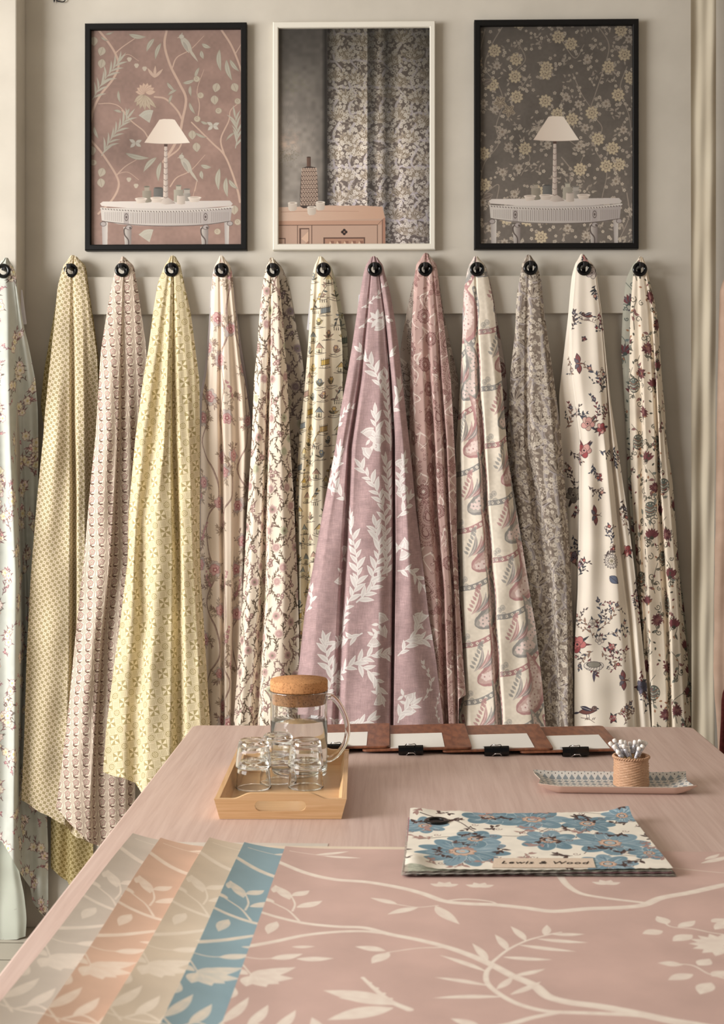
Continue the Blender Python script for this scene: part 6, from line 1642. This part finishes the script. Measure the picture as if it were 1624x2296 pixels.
wc = T(1413.5, 1757, TZ + .002); wc[1] = scy + .0155; wr = .0350; wh = .058
pot = thing('wicker_pot', (float(wc[0]), float(wc[1]), TZ + .0022), 'small round woven wicker pot holding white ended pencils', 'pot')
th = np.linspace(0, 2 * PI, 241)[:-1]; zz = np.linspace(0, wh, 100)
rows_n = 22
def weave(r0, amp):
    ph = zz / wh * rows_n
    row = np.floor(ph); f = ph - row
    out = np.zeros((len(zz), len(th), 3))
    for i in range(len(zz)):
        a = amp * np.sin(PI * f[i]) * (.55 + .8 * np.cos(12 * th + PI * row[i])) + .0004 * np.sin(7 * th + row[i])
        r = r0 * (1 + .02 * math.cos(zz[i] / wh * PI)) + a
        out[i, :, 0] = r * np.cos(th); out[i, :, 1] = r * np.sin(th); out[i, :, 2] = zz[i]
    return out
link('basketwork', grid_mesh('basketwork', weave(wr, .0012), closed_u=True), M['wicker'], pot, False)
inn = np.array([[(wr - .003) * math.cos(t) for t in th], [(wr - .003) * math.sin(t) for t in th]]).T
I3 = np.stack([np.concatenate([inn, np.full((240, 1), z)], 1) for z in (wh, .003)])
link('lining', grid_mesh('lining', I3, closed_u=True), M['wicker'], pot, False)
link('floor_disc', lathe('floor_disc', [(0, .0005), (wr - .001, .0005), (wr - .001, .003), (0, .003)], 48), M['wicker'], pot, False)
for ph in (0, PI):
    t = np.linspace(0, 2 * PI, 200, endpoint=False)
    pts = np.stack([(wr + .0005 + .0016 * np.cos(22 * t + ph)) * np.cos(t), (wr + .0005 + .0016 * np.cos(22 * t + ph)) * np.sin(t), wh + .0016 * np.sin(22 * t + ph)], -1)
    link('braided_rim', tube('braided_rim', pts, .0017, 8, closed=True), M['wicker'], pot, False)

def ferrule_mat():
    N = Nodes('flecked_foil'); tc = N.n('ShaderNodeTexCoord'); v = N.n('ShaderNodeTexVoronoi'); v.inputs['Scale'].default_value = 420
    N.l(tc.outputs['Object'], v.inputs['Vector']); rp = N.n('ShaderNodeValToRGB'); rp.color_ramp.elements[0].position = .35; rp.color_ramp.elements[0].color = lin((232, 228, 230)); rp.color_ramp.elements[1].position = .6; rp.color_ramp.elements[1].color = lin((170, 172, 182))
    N.l(v.outputs['Distance'], rp.inputs['Fac']); N.l(rp.outputs['Color'], N.b.inputs['Base Color']); N.set(Roughness=.3, Metallic=.35)
    return N.m
fm = ferrule_mat()
PL = .100
shaft_me = lathe('shaft', [(0, 0), (.0034, 0), (.0034, PL - .032), (0, PL - .032)], 12)
fer_me = lathe('ferrule', [(0, PL - .032), (.0037, PL - .032), (.0038, PL - .030), (.0036, PL - .022), (.0039, PL - .019), (.0036, PL - .016), (.0038, PL - .010), (0, PL - .010)], 14)
era_me = lathe('eraser', [(0, PL - .010), (.0034, PL - .010), (.0043, PL - .007), (.0044, PL - .003), (.0034, PL - .0004), (0, PL)], 14)
tips = [(757, 138, 0), (797, 108, 1), (858, 115, 0), (893, 122, 1), (862, 162, 1), (795, 165, 1), (830, 218, 1), (921, 176, 0), (947, 133, 0), (997, 120, 1), (1042, 113, 0), (1099, 134, 1), (1034, 180, 0), (885, 160, 0), (840, 138, 1), (1066, 160, 1), (1010, 150, 0), (1078, 125, 1), (930, 200, 1)]
p0 = None
for i, (cx_, cy_, fr_) in enumerate(tips):
    px = 1180 + cx_ * .2463; py = 1630 + cy_ * .2463
    a0 = .35 + i * 2.4
    depy = float(wc[1]) + (-.012 if cy_ > 150 else .010) + .008 * math.sin(i * 1.9)
    tip = P(px, py, -depy); tip = Vector(tip)
    rel = tip.x - float(wc[0]); 
    foot = Vector((float(wc[0]) - .55 * rel + .006 * math.cos(a0), float(wc[1]) + .35 * (depy - float(wc[1])) + .010 * math.sin(a0), TZ + .006))
    d = (tip - foot)
    pass
    foot = tip - d.normalized() * PL
    if foot.z < TZ + .0055:
        s_ = (tip.z - TZ - .0055) / max(1e-6, d.normalized().z); foot = tip - d.normalized() * min(PL, s_)
    dirv = (tip - foot).normalized(); ln = (tip - foot).length
    if p0 is None:
        p0 = thing('pencil', foot, 'wooden pencil with foil ferrule and white eraser standing in the wicker pot', 'pencil', 'pencils in the wicker pot'); r = p0
        link('shaft', shaft_me, M['pencilwood'], r, False); link('ferrule', fer_me, fm, r, False); link('eraser', era_me, M['eraser'], r, False)
    else: r = copy_tree(p0)
    kk = min(1.0, (tip.z - TZ - .009) / max(1e-6, dirv.z) / PL); r.scale = (1, 1, kk)
    r.location = tip - dirv * PL * kk; r.rotation_euler = dirv.to_track_quat('Z', 'Y').to_euler()

# ------------------------------------------------------------------ bundle of swatches
def swatch_print():
    c = Cv(430, 330, 2.2, (240, 232, 218)); c.mottle(.02, 12, 31)
    bl, b2, br, tan = (132, 160, 178), (168, 190, 202), (84, 66, 62), (214, 182, 160)
    def big(x, y, r, n=9, sq=1.):
        a0 = R_(0, 6)
        for q in range(n):
            t = 2 * PI * q / n + a0; sh = random.choice(((122, 150, 166), (134, 160, 176), (112, 142, 158)))
            c.leaf(x + r * .2 * math.cos(t), y + r * .2 * math.sin(t), t, r * .95, r * 5.4 / n, sh, p=.42, line=(186, 200, 206), lw=1.2)
            for m in range(9):
                a = t + R_(-1.6, 1.6) / n; r0 = R_(.35, .6); c.stroke([(x + r * r0 * math.cos(a), y + r * r0 * math.sin(a)), (x + r * (r0 + .3) * math.cos(a), y + r * (r0 + .3) * math.sin(a))], 1.6, .7, random.choice(((96, 124, 142), b2, (190, 206, 212))), a=.8)
        c.flower(x, y, r * .34, 9, tan, 0, .2, line=(190, 146, 120), lw=1.5); c.ell(x, y, r * .18, r * .18, b2, line=br, lw=1.5); c.ell(x, y, r * .07, r * .07, tan)
    for L in ([(20, 20), (90, 60), (130, 130), (210, 150), (270, 90)], [(300, 160), (330, 110), (390, 70), (380, 20), (330, 0)], [(240, 220), (280, 180), (330, 190), (300, 250)], [(20, 160), (80, 150), (120, 190)], [(300, 300), (340, 260), (400, 270)]): c.stroke(L, 2.6, 1.6, br)
    for (x, y, r, n) in ((95, 235, 72, 11), (250, 175, 50, 8), (355, 190, 62, 8), (235, 45, 62, 7), (335, 75, 46, 7), (30, 80, 40, 8), (120, 165, 44, 7), (150, 30, 44, 6), (410, 30, 36, 7), (330, 305, 44, 8), (410, 250, 32, 7)): big(x, y, r, n)
    for (x, y) in jitgrid(430, 330, 58, .4):
        a = R_(0, 6.3)
        c.branch([(x, y), (x + 14 * math.cos(a), y + 14 * math.sin(a)), (x + 26 * math.cos(a + .6), y + 26 * math.sin(a + .6))], 1.8, br, 13, 6, 6, lcol=random.choice((br, br, (176, 140, 132))), jit=.4)
        scroll(c, x + 8, y - 8, 7, (140, 108, 102), 1.6)
    for q in range(26): x = 215 + q * 3.4; y = 118 + 8 * math.sin(q * .8); c.ell(x, y, 2.6, 2.2, None, line=(150, 112, 108), lw=1)
    return c
q = T(np.array([920., 1410., 1510., 908.]), np.array([1826., 1822., 1950., 1952.]), TZ + .0145)
sw = thing('swatch_book', (float(q[:, 0].mean()), float(q[:, 1].mean()), TZ), 'bundle of fabric swatches, blue flowers on the ivory top one, with a black eyelet', 'swatches')
def swatch(zb, corners, mat, name, uvon=True, seed=0, lift=0., curl=0., n=50):
    rg = np.random.default_rng(seed); U, V = np.meshgrid(np.linspace(0, 1, n), np.linspace(0, 1, n))
    a, b, c_, d = corners
    XY = (a * (1 - U[..., None]) * (1 - V[..., None]) + b * U[..., None] * (1 - V[..., None]) + c_ * U[..., None] * V[..., None] + d * (1 - U[..., None]) * V[..., None])
    zig = .0012 * ((np.arange(n) % 2) * 2 - 1)
    XY[0, :, 1] += zig; XY[-1, :, 1] += zig
    z = zb + .0009 * np.sin(U * 7 + seed) * np.sin(V * 6 + 2 * seed) + lift * (np.exp(-((U - .02) ** 2 + (V - .0) ** 2) / .012) + 1.0 * np.exp(-((U - .99) ** 2 + (V - 0.0) ** 2) / .004)) + .004 * np.exp(-((U - .22) ** 2) / .004) * (1 - V) ** 3 * (lift > 0)
    z = z + curl * np.exp(-((U - .03) ** 2 / .003 + (V - .93) ** 2 / .02))
    z = z - zb * 0 
    G = np.concatenate([XY, z[..., None]], -1)
    uv = np.stack([U, 1 - V], -1)
    o = link(name, grid_mesh(name, G, uv), mat, sw)
    return o
cr = [np.array(v[:2]) for v in q]
cols = [(206, 196, 184), (176, 130, 132), (220, 212, 198), (160, 170, 160), (206, 190, 180), (190, 146, 150), (230, 222, 210), (170, 154, 144), (214, 206, 192), (206, 208, 190)]
for i, col in enumerate(cols):
    j = [v + np.array([R_(-.006, .006), R_(-.005, .004)]) for v in cr]
    o = swatch(TZ + .0054 + .0009 * i, j, mottled('swatch_%s' % ['sand', 'wine', 'ivory', 'sage', 'blush', 'rose', 'chalk', 'umber', 'stone', 'lime'][i], tuple(v * .82 for v in col), col, nscale=60, rough=.95, spec=.1), 'under_swatch', seed=i, n=40)
top_sw = swatch(TZ + .0160, cr, printed('swatch_print', swatch_print().image('drawn_blue_flowers', .9), .92, .12, .25), 'top_swatch', seed=20, lift=.010, curl=.012)
ec = T(979, 1840, TZ + .0185)
ey = link('eyelet', ring('swatch_eyelet', .0175, .0050, n=44, k=12), M['black_gloss'], sw); ey.data.transform(Matrix.Translation(Vector(ec)) @ Matrix.Rotation(PI / 2, 4, 'X') @ Matrix.Diagonal((1, .5, 1, 1)))
hole = lathe('eyelet_hole', [(0, 0), (.0165, 0), (.0165, .0006), (0, .0006)], 32); hole.transform(Matrix.Translation(Vector(ec) - Vector((0, 0, .0012)))); link('hole', hole, M['black_satin'], ey)
l4 = T(np.array([1108., 1330., 1336., 1104.]), np.array([1925., 1925., 1946., 1946.]), TZ + .0162)
bm = bmesh.new(); vs = [bm.verts.new(v) for v in l4]; vb = [bm.verts.new((v[0], v[1], v[2] + .0008)) for v in l4]
bm.faces.new(vb); bm.faces.new(vs[::-1])
for i in range(4): bm.faces.new((vs[i], vs[(i + 1) % 4], vb[(i + 1) % 4], vb[i]))
lb = link('woven_label', from_bm('woven_label', bm), mottled('woven_label', (214, 194, 174), (226, 206, 188), nscale=120, rough=.9), sw)
cu = bpy.data.curves.new('lettering', 'FONT'); cu.body = 'Lewis & Wood'; cu.shear = .35; cu.extrude = .0002; cu.align_x = 'CENTER'; cu.align_y = 'CENTER'; cu.size = .0205; cu.space_character = 1.12; cu.resolution_u = 3
tmp = bpy.data.objects.new('lettering', cu); C.objects.link(tmp); bpy.context.view_layer.update()
me = bpy.data.meshes.new_from_object(tmp.evaluated_get(bpy.context.evaluated_depsgraph_get())); bpy.data.objects.remove(tmp)
lc = l4.mean(0); me.transform(Matrix.Translation((lc[0], lc[1] - .001, lc[2] + .0012)))
me.materials.clear()
link('lettering', me, plain('label_ink', (44, 36, 36), .8, .2), lb)

# ------------------------------------------------------------------ light: daylight through the left window, and a dim overcast sky
w = bpy.data.worlds.new('world'); bpy.context.scene.world = w; w.use_nodes = True
w.node_tree.nodes['Background'].inputs['Color'].default_value = (1.0, .99, .975, 1)
w.node_tree.nodes['Background'].inputs['Strength'].default_value = .15
def area(name, loc, aim, sx, sy, power, col):
    l = bpy.data.lights.new(name, 'AREA'); l.shape = 'RECTANGLE'; l.size = sx; l.size_y = sy; l.energy = power; l.color = col
    o = bpy.data.objects.new(name, l); o.location = loc; o.rotation_euler = (Vector(aim) - Vector(loc)).to_track_quat('-Z', 'Y').to_euler(); C.objects.link(o); return o
area('window_daylight', (WX + .02, -2.6, 2.15), (0.3, -.9, .9), 3.0, 1.6, 270, (1.0, .99, .975))
sc = bpy.context.scene
sc.cycles.max_bounces = 24; sc.cycles.transmission_bounces = 24; sc.cycles.glossy_bounces = 12
sc.view_settings.view_transform = 'Standard'; sc.view_settings.look = 'None'; sc.view_settings.gamma = 1; sc.view_settings.use_curve_mapping = False
sc.view_settings.exposure = 0.07
